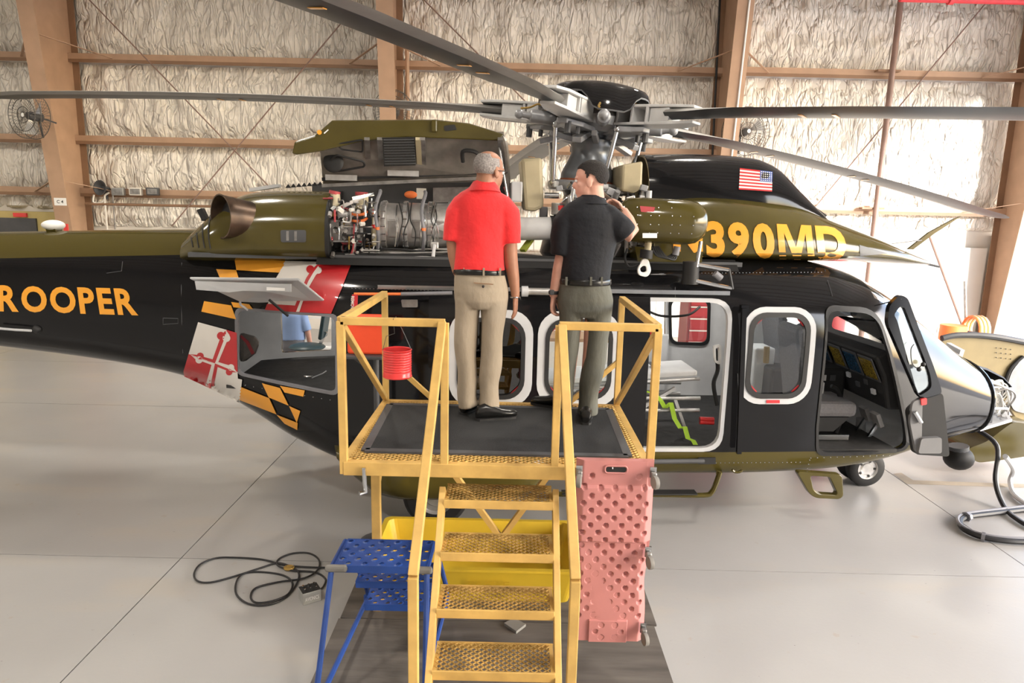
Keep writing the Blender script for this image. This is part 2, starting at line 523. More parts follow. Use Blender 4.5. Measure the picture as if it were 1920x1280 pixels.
def wallcloth():
    mt = mat('cloth', (.88, .83, .75), .62, var=.07, scale=1.2)
    t = mt.node_tree; b = t.nodes['Principled BSDF']
    tc = nn(t, 'ShaderNodeTexCoord')
    hs = []
    def mapped(st, warp):
        mp = nn(t, 'ShaderNodeMapping'); mp.inputs['Scale'].default_value = st
        t.links.new(tc.outputs['Object'], mp.inputs[0])
        n = nn(t, 'ShaderNodeTexNoise'); n.inputs['Scale'].default_value = 1.7; n.inputs['Detail'].default_value = 2
        t.links.new(mp.outputs[0], n.inputs[0])
        vm = nn(t, 'ShaderNodeVectorMath', operation='MULTIPLY_ADD'); vm.inputs[1].default_value = (warp, warp, warp)
        t.links.new(n.outputs['Color'], vm.inputs[0]); t.links.new(mp.outputs[0], vm.inputs[2]); return vm.outputs[0]
    for st, sc, wgt, wid in (((1.5, 1, .55), 2.4, .30, .16), ((1.9, 1, .45), 5.2, .16, .12), ((1, 1, 1.1), 1.2, .35, .2)):
        vo = nn(t, 'ShaderNodeTexVoronoi'); vo.feature = 'DISTANCE_TO_EDGE'; vo.inputs['Scale'].default_value = sc
        t.links.new(mapped(st, .7), vo.inputs['Vector'])
        mr = nn(t, 'ShaderNodeMapRange', interpolation_type='SMOOTHSTEP'); mr.inputs[2].default_value = wid; mr.inputs[4].default_value = wgt
        t.links.new(vo.outputs['Distance'], mr.inputs[0]); hs.append(mr.outputs[0])
    n = nn(t, 'ShaderNodeTexNoise'); n.inputs['Scale'].default_value = 6; n.inputs['Detail'].default_value = 1; n.inputs['Distortion'].default_value = .6
    t.links.new(mapped((2.0, 1, .3), .4), n.inputs[0])
    k = nn(t, 'ShaderNodeMath', operation='MULTIPLY'); k.inputs[1].default_value = .35; t.links.new(n.outputs[0], k.inputs[0]); hs.append(k.outputs[0])
    o = hs[0]
    for h in hs[1:]:
        a = nn(t, 'ShaderNodeMath', operation='ADD'); t.links.new(o, a.inputs[0]); t.links.new(h, a.inputs[1]); o = a.outputs[0]
    bp = nn(t, 'ShaderNodeBump'); bp.inputs['Strength'].default_value = 1.0; bp.inputs['Distance'].default_value = .11
    t.links.new(o, bp.inputs['Height']); t.links.new(bp.outputs[0], b.inputs['Normal'])
wallcloth()
rg = random.Random(3)
for bx0, bx1, gz in bays:
    zs = [2.25 if bx1 < 11 else 2.6] + list(gz) + [9.0]
    if bx0 < -15:
        zs[0] = 2.62
    for k in range(len(zs) - 1):
        z0, z1 = zs[k] + .05, zs[k + 1] - .05
        nx = max(6, int((bx1 - bx0) / .09)); nz = max(5, int((z1 - z0) / .09))
        pins = [(bx0 + .35 + i * .62 + rg.uniform(-.05, .05), z) for i in range(int((bx1 - bx0) / .62)) for z in (z0 + .14, z1 - .16) + (((z0 + z1) / 2,) if z1 - z0 > 1.5 else ())]
        P = []
        for i in range(nx + 1):
            row = []
            x = bx0 + (bx1 - bx0) * i / nx
            for j in range(nz + 1):
                z = z0 + (z1 - z0) * j / nz
                e = min(j, nz - j) / nz * 2; ex = min(i, nx - i) / nx * (bx1 - bx0)
                bul = .13 * min(1, e * 2.2) ** .6 * min(1, ex * 3) ** .5
                for px_, pz_ in pins:
                    d2 = (x - px_) ** 2 + (z - pz_) ** 2
                    if d2 < .16:
                        bul -= .11 * math.exp(-d2 / .02); an = math.atan2(z - pz_, x - px_); bul += .02 * math.sin(an * 5 + px_ * 7) * math.exp(-d2 / .05)
                bul += .035 * math.sin(x * 9 + 3 * math.sin(z * 2.1 + k)) * math.sin(z * 3 + x) * min(1, e * 3) + rg.uniform(-.012, .012)
                row.append(V((x, WB + .26 - bul, z)))
            P.append(row)
        MB().grid(P).build('insulation_panel', 'cloth', wall)
    for z in gz:
        g = MB(); g.bar((bx0, WB + .05, z), (bx1, WB + .05, z), .2, .012, side=(0, 1, 0)).bar((bx0, WB - .05, z + .06), (bx1, WB - .05, z + .06), .012, .12, side=(0, 1, 0)).bar((bx0, WB - .045, z - .035), (bx1, WB - .045, z - .035), .012, .07, side=(0, 1, 0), m=1)
        g.build('girt', ['tan', 'tandark'], wall)
# lower wall: plain sheeting
MB().box((-6.5, WB + .2, 1.1), (6.9, .05, 2.3)).build('wall_sheet', 'panelwhite', wall)
for x0, x1 in ((-2.5, 4.4), (4.65, 11.1)):
    n = 7
    for i in range(n):
        a = x0 + (x1 - x0) * i / n; b = x0 + (x1 - x0) * (i + 1) / n
        MB().box(((a + b) / 2, WB + .2, 1.1), (b - a - .012, .05, 2.3)).build('wall_sheet', 'panelwhite', wall)
# office front behind the left column
MB().box((-13.7, WB + .05, 1.3), (7.2, .4, 2.6)).build('office_wall', 'roomwall', wall)
MB().box((-11.45, WB - .17, 1.6), (1.0, .05, 1.7)).build('office_window', 'dgrey', wall)
MB().box((-11.3, WB - .18, 2.52), (.3, .05, .09)).build('exit_sign', 'redpaint', wall)
MB().box((12.4, WB + .2, 1.3), (2.3, .06, 2.6)).build('wall_sheet', 'panelwhite', wall)
d1 = struct(MB().box((12.05, WB + .12, 1.08), (.62, .06, 2.16)).build('door_1', 'doorgrey'))
MB().ring([(11.7, WB + .13, 0), (12.4, WB + .13, 0), (12.4, WB + .13, 2.23), (11.7, WB + .13, 2.23)], [(11.75, WB + .13, .005), (12.35, WB + .13, .005), (12.35, WB + .13, 2.17), (11.75, WB + .13, 2.17)], (0, -.08, 0)).build('door_frame', 'panelwhite', d1)
MB().ball((11.85, WB + .06, 1.0), .04).build('door_knob', 'steel', d1)
# steel columns: tapered web, two flanges
places = ['with the white C 4 sign beside a large fan', 'behind the raised engine cowl', 'with pale and black conduits behind the rotor head', 'beside the grey side door, brightly lit']
for i, x in enumerate(CX):
    c = thing('steel_column', 'tan tapered steel column ' + places[i], 'column', (x, WB, 0), 'tapered steel columns of the back wall')
    d0, d1_ = .42, .42 + .124 * 9
    MB().prism([(x - .008, WB + .1, 0), (x - .008, WB - d0, 0), (x - .008, WB - d1_, 9), (x - .008, WB + .1, 9)], (.016, 0, 0)).build('web', 'tan', c)
    MB().bar((x, WB - d0, 0), (x, WB - d1_, 9), .34, .025, side=(1, 0, 0)).build('flange', 'tan', c)
    MB().bar((x, WB + .1, 0), (x, WB + .1, 9), .3, .02, side=(1, 0, 0)).build('flange', 'tandark', c)
    MB().box((x, WB - .2, .012), (.42, .7, .024)).build('base_plate', 'tandark', c)
    for z in (3.04, 5.95):
        MB().bar((x + .1, WB - .42 - .124 * z, z + .25), (x + 1.0, WB - .07, z + .02), .05, .012).build('flange_brace', 'tan', c)
        MB().bar((x - .1, WB - .42 - .124 * z, z + .25), (x - 1.0, WB - .07, z + .02), .05, .012).build('flange_brace', 'tan', c)
# ------------------------------------------------------------------ the helicopter (its own frame: x to the nose, y away from the camera, z up)
def pchip(xs, ys, x):
    xs = list(xs); n = len(xs)
    if x <= xs[0]: return ys[0]
    if x >= xs[-1]: return ys[-1]
    i = 0
    while xs[i + 1] < x: i += 1
    h = [xs[k + 1] - xs[k] for k in range(n - 1)]; d = [(ys[k + 1] - ys[k]) / h[k] for k in range(n - 1)]
    def m(k):
        if k == 0: return d[0]
        if k == n - 1: return d[-1]
        if d[k - 1] * d[k] <= 0: return 0
        w1 = 2 * h[k] + h[k - 1]; w2 = h[k] + 2 * h[k - 1]
        return (w1 + w2) / (w1 / d[k - 1] + w2 / d[k])
    t = (x - xs[i]) / h[i]; a = (1 + 2 * t) * (1 - t) ** 2; b = t * (1 - t) ** 2; c = t * t * (3 - 2 * t); e = t * t * (t - 1)
    return a * ys[i] + b * h[i] * m(i) + c * ys[i + 1] + e * h[i] * m(i + 1)
class Loft:
    """sections: x, z bottom, z top, half width, z of the widest point, exponent above, exponent below"""
    def __init__(s, rows, cy=0.):
        s.rows = rows; s.xs = [r[0] for r in rows]; s.cy = cy; s.cache = {}
    def par(s, x):
        k = round(x, 4)
        if k not in s.cache:
            s.cache[k] = [pchip(s.xs, [r[i] for r in s.rows], x) for i in range(1, 7)]
        return s.cache[k]
    def side(s, x, z):
        zb, zt, w_, zc, n1, n2 = s.par(x)
        if not zb < z < zt or x < s.xs[0] or x > s.xs[-1]: return -1
        q, n = ((z - zc) / (zt - zc), n1) if z > zc else ((zc - z) / (zc - zb), n2)
        return w_ * max(0, 1 - q ** n) ** (1 / n)
    def ring(s, x, N, inset=0.):
        zb, zt, w_, zc, n1, n2 = s.par(x); out = []
        zb += inset; zt -= inset; w_ -= inset
        for j in range(N):
            t = 2 * PI * j / N; c, q = math.cos(t), math.sin(t); n = n1 if q >= 0 else n2
            y = w_ * math.copysign(abs(c) ** (2 / n), c); z = zc + (zt - zc if q >= 0 else zc - zb) * math.copysign(abs(q) ** (2 / n), q)
            out.append(V((x, s.cy + y, z)))
        return out
    def shell(s, xs, N=64, th=.05, keep=None, mats=(0, 1)):
        """closed shell; cells refused by keep() are left open"""
        O = [s.ring(x, N) for x in xs]; I = [s.ring(x, N, th) for x in xs]; k = len(xs)
        K = [[keep is None or keep(*((O[i][j] + O[i + 1][(j + 1) % N]) / 2)) for j in range(N)] for i in range(k - 1)]
        mb = MB(); o = k * N; vs = [p for r in O for p in r] + [p for r in I for p in r]; A = []; B = []
        for i in range(k - 1):
            for j in range(N):
                a, b, c, d = i * N + j, i * N + (j + 1) % N, (i + 1) * N + (j + 1) % N, (i + 1) * N + j
                if not K[i][j]: continue
                A.append((a, b, c, d)); B.append((o + d, o + c, o + b, o + a))
                if i == 0 or not K[i - 1][j]: B.append((a, o + a, o + b, b))
                if i == k - 2 or not K[i + 1][j]: B.append((c, o + c, o + d, d))
                if not K[i][j - 1]: B.append((d, o + d, o + a, a))
                if not K[i][(j + 1) % N]: B.append((b, o + b, o + c, c))
        mb.add(vs, A, mats[0], True); o2 = len(mb.f)
        for f in B:
            mb.f.append(list(f)); mb.m.append(mats[1]); mb.s.append(True)
        glass = [(i, j) for i in range(k - 1) for j in range(N) if not K[i][j]]
        return mb, glass, O
    def solid(s, xs, N=48, m=0):
        return MB().loft([s.ring(x, N) for x in xs], m=m)
    def hit(s, u, v, off=0., sgn=-1):
        """where a pixel's ray first meets this surface"""
        d = ray(u, v); e = d.dot(HEY); c0 = (CP - HO).dot(HEY)
        y = -1.6; last = None
        while y < 1.2:
            p = h2l(CP + d * ((y - c0) / e)); g = (-(p.y - s.cy)) - s.side(p.x, p.z)
            if g <= 0 and s.side(p.x, p.z) >= 0:
                lo, hi = y - .02, y
                for _ in range(12):
                    mid = (lo + hi) / 2; p = h2l(CP + d * ((mid - c0) / e))
                    if -(p.y - s.cy) - s.side(p.x, p.z) <= 0 and s.side(p.x, p.z) >= 0: hi = mid
                    else: lo = mid
                p = h2l(CP + d * ((hi - c0) / e)); p.y -= off
                return p
            y += .02
        return None
    def at(s, x, z, off=0., near=True):
        w_ = max(0, s.side(x, z)) + off
        return V((x, s.cy - w_ if near else s.cy + w_, z))
def frange(a, b, st):
    n = max(1, int(round((b - a) / st))); return [a + (b - a) * i / n for i in range(n + 1)]
BODY = Loft([
    (-9.2, 1.72, 2.44, .20, 2.1, 2, 2), (-7.5, 1.60, 2.47, .27, 2.05, 2.1, 2.1), (-5.7, 1.42, 2.52, .37, 1.98, 2.2, 2.3), (-4.4, 1.25, 2.57, .47, 1.92, 2.4, 2.6), (-3.8, 1.11, 2.585, .55, 1.87, 2.5, 2.8),
    (-3.3, .85, 2.56, .68, 1.75, 2.7, 3.2), (-2.8, .59, 2.50, .84, 1.6, 3, 3.8), (-2.3, .45, 2.46, .97, 1.5, 3.4, 5), (-1.7, .42, 2.44, 1.04, 1.42, 3.8, 7), (-1.0, .42, 2.44, 1.06, 1.4, 4, 8), (1.2, .42, 2.44, 1.06, 1.4, 4, 8),
    (2.0, .43, 2.42, 1.04, 1.38, 3.6, 7), (2.4, .445, 2.34, 1.01, 1.35, 3.2, 6), (2.8, .47, 2.16, .95, 1.28, 2.8, 4.6), (3.2, .52, 1.90, .86, 1.2, 2.5, 3.4), (3.6, .58, 1.62, .74, 1.12, 2.4, 2.7), (4.0, .66, 1.38, .60, 1.03, 2.3, 2.4), (4.3, .72, 1.22, .47, .98, 2.2, 2.2)])
# paint: black body, olive belly and olive spine of the tail boom
bp_ = mat('bodypaint', BLACK, .09, var=.1, spec=.42)
t = bp_.node_tree; b = t.nodes['Principled BSDF']; base = b.inputs['Base Color'].links[0].from_socket
tc = nn(t, 'ShaderNodeTexCoord'); sx = nn(t, 'ShaderNodeSeparateXYZ'); t.links.new(tc.outputs['Object'], sx.inputs[0])
def cmpn(op, sock, val):
    n = nn(t, 'ShaderNodeMath', operation=op); t.links.new(sock, n.inputs[0])
    if isinstance(val, (int, float)): n.inputs[1].default_value = val
    else: t.links.new(val, n.inputs[1])
    return n.outputs[0]
low = cmpn('MULTIPLY', cmpn('LESS_THAN', sx.outputs[2], .715), cmpn('GREATER_THAN', sx.outputs[0], -2.42))
lim = cmpn('ADD', cmpn('MULTIPLY', sx.outputs[0], .042), 2.527)
hi = cmpn('MULTIPLY', cmpn('GREATER_THAN', sx.outputs[2], lim), cmpn('LESS_THAN', sx.outputs[0], -3.72))
mx = nn(t, 'ShaderNodeMix', data_type='RGBA'); t.links.new(cmpn('MAXIMUM', low, hi), mx.inputs[0]); t.links.new(base, mx.inputs[6]); mx.inputs[7].default_value = (*OLIVE, 1); t.links.new(mx.outputs[2], b.inputs['Base Color'])

heli = thing('helicopter', 'black and olive helicopter with open engine cowl, standing in the hangar', 'helicopter', HO, local=True, rotz=HYAW)
xs = frange(-9.2, -4.4, .2) + frange(-4.35, -1.7, .05) + frange(-1.6, 1.9, .1) + frange(1.95, 3.95, .05)
def ws(x, y, z):      # windscreen and roof panes stay open
    if not (2.5 < x < 3.8) or abs(y) < .035: return True
    return not (z > 1.22 + .42 * max(0, (x - 2.9)) * 0 + .28 and abs(y) < .80 - .16 * (x - 2.5))
mbx, gl, OR = BODY.shell(xs, 120, .05, ws)
fus = mbx.build('fuselage', ['bodypaint', 'igrey'], heli)
# openings: near side polygons in (x, z)
def poly_hit(pts, loft=None, off=0.):
    out = []
    for u, v in pts:
        p = (loft or BODY).hit(u, v, off) or H(u, v, -.9); out.append((p.x, p.z))
    return out
BAG = rpoly(poly_hit([(444, 579), (631, 592), (632, 738), (447, 700)]), .07)
DOOR = rpoly([(-.60, .74), (1.06, .74), (1.06, 2.09), (-.60, 2.09)], .17)
FWIN_O = rrect(1.185, 1.855, 1.17, 2.045, .2); FWIN = rrect(1.25, 1.79, 1.235, 1.985, .15)
CKD = rpoly(poly_hit([(1549, 577), (1640, 583), (1706, 846), (1531, 850), (1532, 800)]), [.1, .16, .1, .1, .02])
def cutter(poly, y0, y1):
    return MB().prism([(x, y0, z) for x, z in poly], (0, y1 - y0, 0))
def far_poly(px, hy): return [(p.x, p.z) for p in (H(u, v, hy) for u, v in px)]
far_door = far_poly([(1010, 562), (1246, 562), (1246, 728), (1010, 728)], 1.04)
FARW = rpoly(far_poly([(1254, 558), (1330, 560), (1328, 646), (1256, 644)], 1.0), .1)
far_bag = rpoly(far_poly([(537, 578), (624, 584), (624, 654), (540, 652)], .88), .03)
FARW2 = rpoly(far_poly([(1430, 584), (1512, 584), (1508, 655), (1480, 655)], 1.0), .07)
FARC = rpoly(far_poly([(1550, 588), (1628, 584), (1646, 642), (1600, 626), (1550, 612)], .92), .05)
boolean(fus, [cutter(BAG, -1.5, -.3), cutter(DOOR, -1.5, -.6), cutter(FWIN, -1.5, -.6), cutter(CKD, -1.5, -.45), cutter(far_door, .6, 1.5), cutter(FARW, .6, 1.5), cutter(FARW2, .6, 1.5), cutter(FARC, .4, 1.5), cutter(far_bag, .3, 1.5)])
g = MB()
for i, j in gl:
    a = [OR[i][j], OR[i][(j + 1) % 120], OR[i + 1][(j + 1) % 120], OR[i + 1][j]]
    g.add(a, [(0, 1, 2, 3)], 0, True)
g.build('windscreen', 'windscreen', heli, weld=1e-4)
def pane(poly, name, mt, parent, near=True, off=-.02, loft=BODY):
    n = len(poly); c = V((sum(p[0] for p in poly) / n, 0, sum(p[1] for p in poly) / n)); mb = MB(); rings = []
    for k in (1, .66, .33):
        rings.append([loft.at(c.x + (x - c.x) * k, c.z + (z - c.z) * k, off, near) for x, z in poly])
    mb.loft(rings, caps=False); mb.add([loft.at(c.x, c.z, off, near)] + rings[-1], [(0, 1 + j, 1 + (j + 1) % n) for j in range(n)], 0, True)
    return mb.build(name, mt, parent, weld=1e-4)
def rim(outer, inner, name, mt, parent, off=.004, th=.02, near=True, loft=BODY):
    def fine(P): return [(P[k][0] + (P[(k + 1) % len(P)][0] - P[k][0]) * j / 5, P[k][1] + (P[(k + 1) % len(P)][1] - P[k][1]) * j / 5) for k in range(len(P)) for j in range(5)]
    outer = fine(outer); inner = fine(inner)
    o = [loft.at(x, z, off, near) for x, z in outer]; i = [loft.at(x, z, off, near) for x, z in inner]
    return MB().ring(o, i, (0, th if near else -th, 0)).build(name, mt, parent)
def scaled(poly, d):
    n = len(poly); cx = sum(p[0] for p in poly) / n; cz = sum(p[1] for p in poly) / n
    hx_ = max(abs(p[0] - cx) for p in poly); hz_ = max(abs(p[1] - cz) for p in poly)
    return [(cx + (x - cx) * (hx_ + d) / hx_, cz + (z - cz) * (hz_ + d) / hz_) for x, z in poly]
def tags4(poly, parent, loft=BODY, off=-.012):
    x0 = min(p[0] for p in poly); x1 = max(p[0] for p in poly); z0 = min(p[1] for p in poly); z1 = max(p[1] for p in poly)
    for sx_, x in ((1, x0), (-1, x1)):
        for sz_, z in ((1, z0), (-1, z1)):
            c = loft.at(x + sx_ * .07, z + sz_ * .07, off); d = V((sx_ * .03, 0, -sz_ * .03)); e = V((.010 * sx_, 0, .010 * sz_))
            MB().prism([c - d - e, c + d - e, c + d + e, c - d + e], (0, -.004, 0)).build('exit_tag', 'flagred', parent)
fw = pane(FWIN, 'cabin_window', 'glass', heli); rim(FWIN_O, FWIN, 'window_frame', 'lgrey', fw); rim(scaled(FWIN, .012), scaled(FWIN, -.03), 'seal', 'rubber', fw, .012, .02); tags4(FWIN, fw)
q = pane(FARW, 'cabin_window', 'glass', heli, False); rim(scaled(FARW, .01), scaled(FARW, -.025), 'seal', 'rubber', q, -.06, .02, False)
q = pane(FARW2, 'cabin_window', 'glass', heli, False); rim(scaled(FARW2, .01), scaled(FARW2, -.025), 'seal', 'rubber', q, -.06, .02, False)
pane(FARC, 'cockpit_window', 'glass', heli, False)
rim(scaled(BAG, .018), scaled(BAG, -.012), 'hatch_seal', 'hose', heli, .008, .03)
rim(scaled(DOOR, .02), scaled(DOOR, -.015), 'door_seal', 'lgrey', heli, .006, .05)
rim(scaled(CKD, .03), scaled(CKD, -.02), 'door_seal', 'rubber', heli, .012, .04)
# sliding cabin door, slid back
DX0, DX1, DZ0, DZ1 = -1.56, .33, .735, 2.125
W1 = rrect(-1.385, -.675, 1.165, 2.0, .2); W2 = rrect(-.635, .075, 1.165, 2.0, .2)
P0 = [[BODY.at(x, z, .10) for z in frange(DZ0, DZ1, .07)] for x in frange(DX0, DX1, .1)]
P1 = [[p + V((0, .045, 0)) for p in r] for r in P0]
mb = MB(); a, bq = len(P0), len(P0[0]); o = a * bq
vs_ = [p for r in P0 for p in r] + [p for r in P1 for p in r]; fs = []
for i in range(a - 1):
    for j in range(bq - 1):
        k = i * bq + j; fs += [(k, k + 1, k + bq + 1, k + bq), (o + k, o + k + bq, o + k + bq + 1, o + k + 1)]
for i in range(a - 1):
    for k, kk in ((i * bq, (i + 1) * bq), (i * bq + bq - 1, (i + 1) * bq + bq - 1)): fs.append((k, kk, o + kk, o + k))
for j in range(bq - 1):
    for k in (j, (a - 1) * bq + j): fs.append((k, k + 1, o + k + 1, o + k))
mb.add(vs_, fs, 0, True); sdoor = mb.build('sliding_door', 'black', heli)
def inset(p, d): return scaled(p, -d)
boolean(sdoor, [cutter(inset(W1, .075), -1.4, -.8), cutter(inset(W2, .075), -1.4, -.8)])
for W_, gm in ((W1, 'darkglass'), (W2, 'glass')):
    gp = pane(inset(W_, .075), 'door_window', gm, sdoor, off=.085); rim(W_, inset(W_, .075), 'window_frame', 'lgrey', sdoor, .106, .02); rim(inset(W_, .065), inset(W_, .1), 'seal', 'rubber', sdoor, .115, .03); tags4(inset(W_, .07), sdoor, off=.1)
for z in (2.16,):
    MB().bar(BODY.at(-2.0, z, .03), BODY.at(1.05, z, .03), .035, .05, side=(0, 0, 1)).build('door_rail', 'steel', heli)
MB().bar(H(1395, 578, -1.13), H(1385, 850, -1.13), .035, .04).build('grab_bar', 'black', heli)
MB().bar(H(1388, 578, -1.1), H(1402, 578, -1.1), .05, .06).build('hinge_bracket', 'black', heli)
# ---- interior
inr = MB()
inr.box((.55, 0, .69), (4.5, 1.9, .04)).build('cabin_floor', 'dfloor', heli)
MB().prism([(-3.45, -.58, 1.16), (-2.3, -.88, 1.16), (-1.75, -.95, 1.16), (-1.75, .95, 1.16), (-2.3, .88, 1.16), (-3.45, .58, 1.16)], (0, 0, .03)).build('baggage_floor', 'dfloor', heli)
MB().prism([(-1.72, p.y * .97, 1.42 + (p.z - 1.42) * .95) for p in BODY.ring(-1.72, 48)], (-.03, 0, 0)).build('rear_bulkhead', 'igrey', heli)
MB().box((.05, 0, 2.2), (3.5, 1.6, .03)).build('cabin_ceiling', 'igrey', heli)
MB().box((.86, .955, 1.1), (.54, .04, .7)).build('far_door_panel', 'igrey', heli, bevel=.02)
MB().box((.86, .93, 1.46), (.16, .03, .03)).build('red_handle', 'redpaint', heli)
MB().bar((.82, .92, 1.52), (.82, .9, 1.02), .035, .015).build('strap', 'rubber', heli)
MB().tube(smooth([H(1200, 575, -.9), H(1240, 592, -.6), H(1290, 590, -.3), H(1312, 575, 0)], 6), .012).build('wiring_loom', 'rubber', heli)
MB().tube(smooth([H(1340, 650, -.85), H(1346, 690, -.8), H(1338, 720, -.85), H(1345, 760, -.9)], 6), .02).build('oxygen_hose', 'rubber', heli)
MB().ring([H(*p, -.9) for p in rpoly([(1338, 648), (1352, 645), (1352, 684), (1340, 680)], 6)], [H(*p, -.9) for p in rpoly([(1342, 653), (1348, 650), (1348, 679), (1343, 676)], 3)], (0, .03, 0)).build('grab_handle', 'white', heli)
# invented fill lights with glowing discs, added to lighten the cabin and baggage bay
for x_, y_, z_, w_ in ((-.2, .25, 2.17, 3.2), (.6, .35, 2.17, 3.2), (1.5, .3, 2.17, 3), (-2.45, .1, 2.2, 2.2)):
    lf = MB().cyl((x_, y_, z_), (x_, y_, z_ + .03), .07, 18).build('cabin_fill_disc', 'fillglow', heli)
    ld = bpy.data.lights.new('cabin_fill_light', 'AREA'); ld.shape = 'DISK'; ld.size = .12; ld.energy = w_; ld.color = (1, .97, .92)
    lo = bpy.data.objects.new('cabin_fill_light', ld); COL.objects.link(lo); lo.parent = heli; lo.location = (x_, y_, z_ - .01)
# stretcher on its frame, with green strap
st = MB().prism([(-.5, -.55, 1.2), (.98, -.55, 1.3), (.98, -.55, 1.355), (-.5, -.55, 1.255)], (0, .5, 0)).build('stretcher', 'igrey', heli, bevel=.015)
for y in (-.56, -.04):
    MB().cyl((-.5, y, 1.18), (1.0, y, 1.28), .018).build('stretcher_rail', 'alu', st)
MB().box((.35, -.3, 1.345), (.09, .16, .012)).build('stretcher_slot', 'dgrey', st)
MB().box((.62, -.3, 1.363), (.09, .16, .012)).build('stretcher_slot', 'dgrey', st)
fr = MB()
for z in (.98, 1.1):
    fr.cyl((-.5, -.62, z), (1.0, -.62, z), .02).cyl((-.5, 0, z), (1.0, 0, z), .02)
fr.bar((.4, -.62, .98), (.75, -.62, 1.2), .03).bar((.9, -.62, .73), (.75, -.62, 1.1), .03)
fr.build('stretcher_frame', 'alu', heli)
MB().box((.12, -.5, .95), (.55, .5, .28)).build('equipment_case', 'dgrey', heli, bevel=.03)
for i in range(2):
    MB().cyl(H(1312, 785 + i * 6, -.75), H(1338, 786 + i * 6, -.75), .022).build('fire_bottle', 'redpaint', heli)
def ribbon(pts, wid, name, mt, parent, th=.006, px=True):
    L = [H(u - wid / 2, v, y) for u, v, y in pts]; Rr = [H(u + wid / 2, v, y) for u, v, y in pts]
    return MB().loft([[a, b_, b_ + V((0, th, .002)), a + V((0, th, .002))] for a, b_ in zip(L, Rr)], sm=False).build(name, mt, parent)
ribbon([(1208, 733, -.6), (1228, 738, -.62), (1240, 752, -.66), (1247, 765, -.66), (1258, 755, -.66), (1265, 785, -.7), (1276, 803, -.75), (1284, 800, -.75), (1290, 822, -.8), (1300, 826, -.82), (1308, 841, -.86)], 9, 'green_strap', 'lime', heli)
# equipment seen through the forward window
MB().box(H(1421, 690, .2), (.22, .3, .5)).build('avionics_box', 'igrey', heli, bevel=.02)
MB().cyl(H(1438, 650, 0), H(1436, 680, 0), .03).build('torch', 'brass', heli)
MB().box(H(1470, 695, .8), (.5, .03, .1)).build('vent_strip', 'dgrey', heli)
MB().box(H(1480, 725, .8), (.5, .03, .1)).build('vent_strip', 'dgrey', heli)
MB().tube([H(1473, 590 + i * 5, .2) + V((.012 * (-1) ** i, 0, 0)) for i in range(24)], .012, 6).build('coiled_cord', 'rubber', heli)
# cockpit
def seat(x, y):
    s_ = MB().box((x, y, 1.02), (.5, .48, .15)).build('seat', 'seatgrey', heli, bevel=.05)
    MB().box((x - .3, y, 1.42), (.12, .48, .8), Mx.Rotation(R(-10), 3, 'Y')).build('seat_back', 'seatgrey', s_, bevel=.05)
    MB().prism([(x - .25, y - .2, .94), (x + .2, y - .2, .94), (x + .05, y - .2, .8), (x - .2, y - .2, .8)], (0, .4, 0)).build('seat_pan', 'rubber', s_)
    for yy in (-.2, .2):
        MB().box((x - .05, y + yy, .745), (.5, .035, .05)).build('seat_rail', 'steel', s_)
    return s_
seat(2.26, -.5); seat(2.52, .5)
pn = MB().prism([(2.72, -.86, 1.06), (2.64, -.86, 1.38), (2.54, -.86, 1.56), (2.64, -.86, 1.63), (3.0, -.86, 1.52), (3.1, -.86, 1.06)], (0, 1.72, 0)).build('instrument_panel', 'rubber', heli, bevel=.03)
prot = Mx.Rotation(R(-28), 3, 'Y')
for y, mt_, sz in ((-.7, 'amberscreen', .2), (-.42, 'screen', .2), (-.14, 'amberscreen', .18), (.16, 'screen', .18), (.45, 'amberscreen', .2), (.7, 'screen', .2)):
    MB().box((2.588, y, 1.43), (.012, sz + .05, .26), prot).build('display_bezel', 'dgrey', pn, bevel=.006)
    MB().box((2.579, y, 1.43), (.012, sz, .20), prot).build('display', mt_, pn)
for k in range(10):
    MB().box((2.66 + .01 * k % .03, -.7 + .15 * k, 1.2 + .06 * (k % 2)), (.02, .06, .05), Mx.Rotation(R(-15), 3, 'Y')).build('switch_panel', 'dgrey' if k % 3 else 'lgrey', pn)
MB().box((2.3, 0, 1.02), (.8, .3, .55)).build('centre_console', 'rubber', heli, bevel=.03)
for k in range(6):
    MB().box((2.05 + .1 * k, -.152, 1.2), (.06, .012, .06)).build('console_switch', 'dgrey' if k % 2 else 'igrey', heli)
for k in range(3):
    MB().ball((2.2 + .12 * k, -.1, 1.33), .022).build('red_knob', 'redpaint', heli)
MB().tube(smooth([(2.45, -.5, .72), (2.5, -.5, .95), (2.42, -.5, 1.15), (2.35, -.5, 1.2)], 6), .022).build('cyclic_stick', 'rubber', heli)
MB().box((2.33, -.3, 1.13), (.02, .18, .15)).build('checklist_card', 'white', heli)
for y in (-.62, -.42):
    MB().box((2.78, y, .9), (.04, .12, .14), Mx.Rotation(R(-25), 3, 'Y')).build('pedal', 'alu', heli)
    MB().bar((2.72, y, .72), (2.79, y, .85), .03).build('pedal_arm', 'steel', heli)
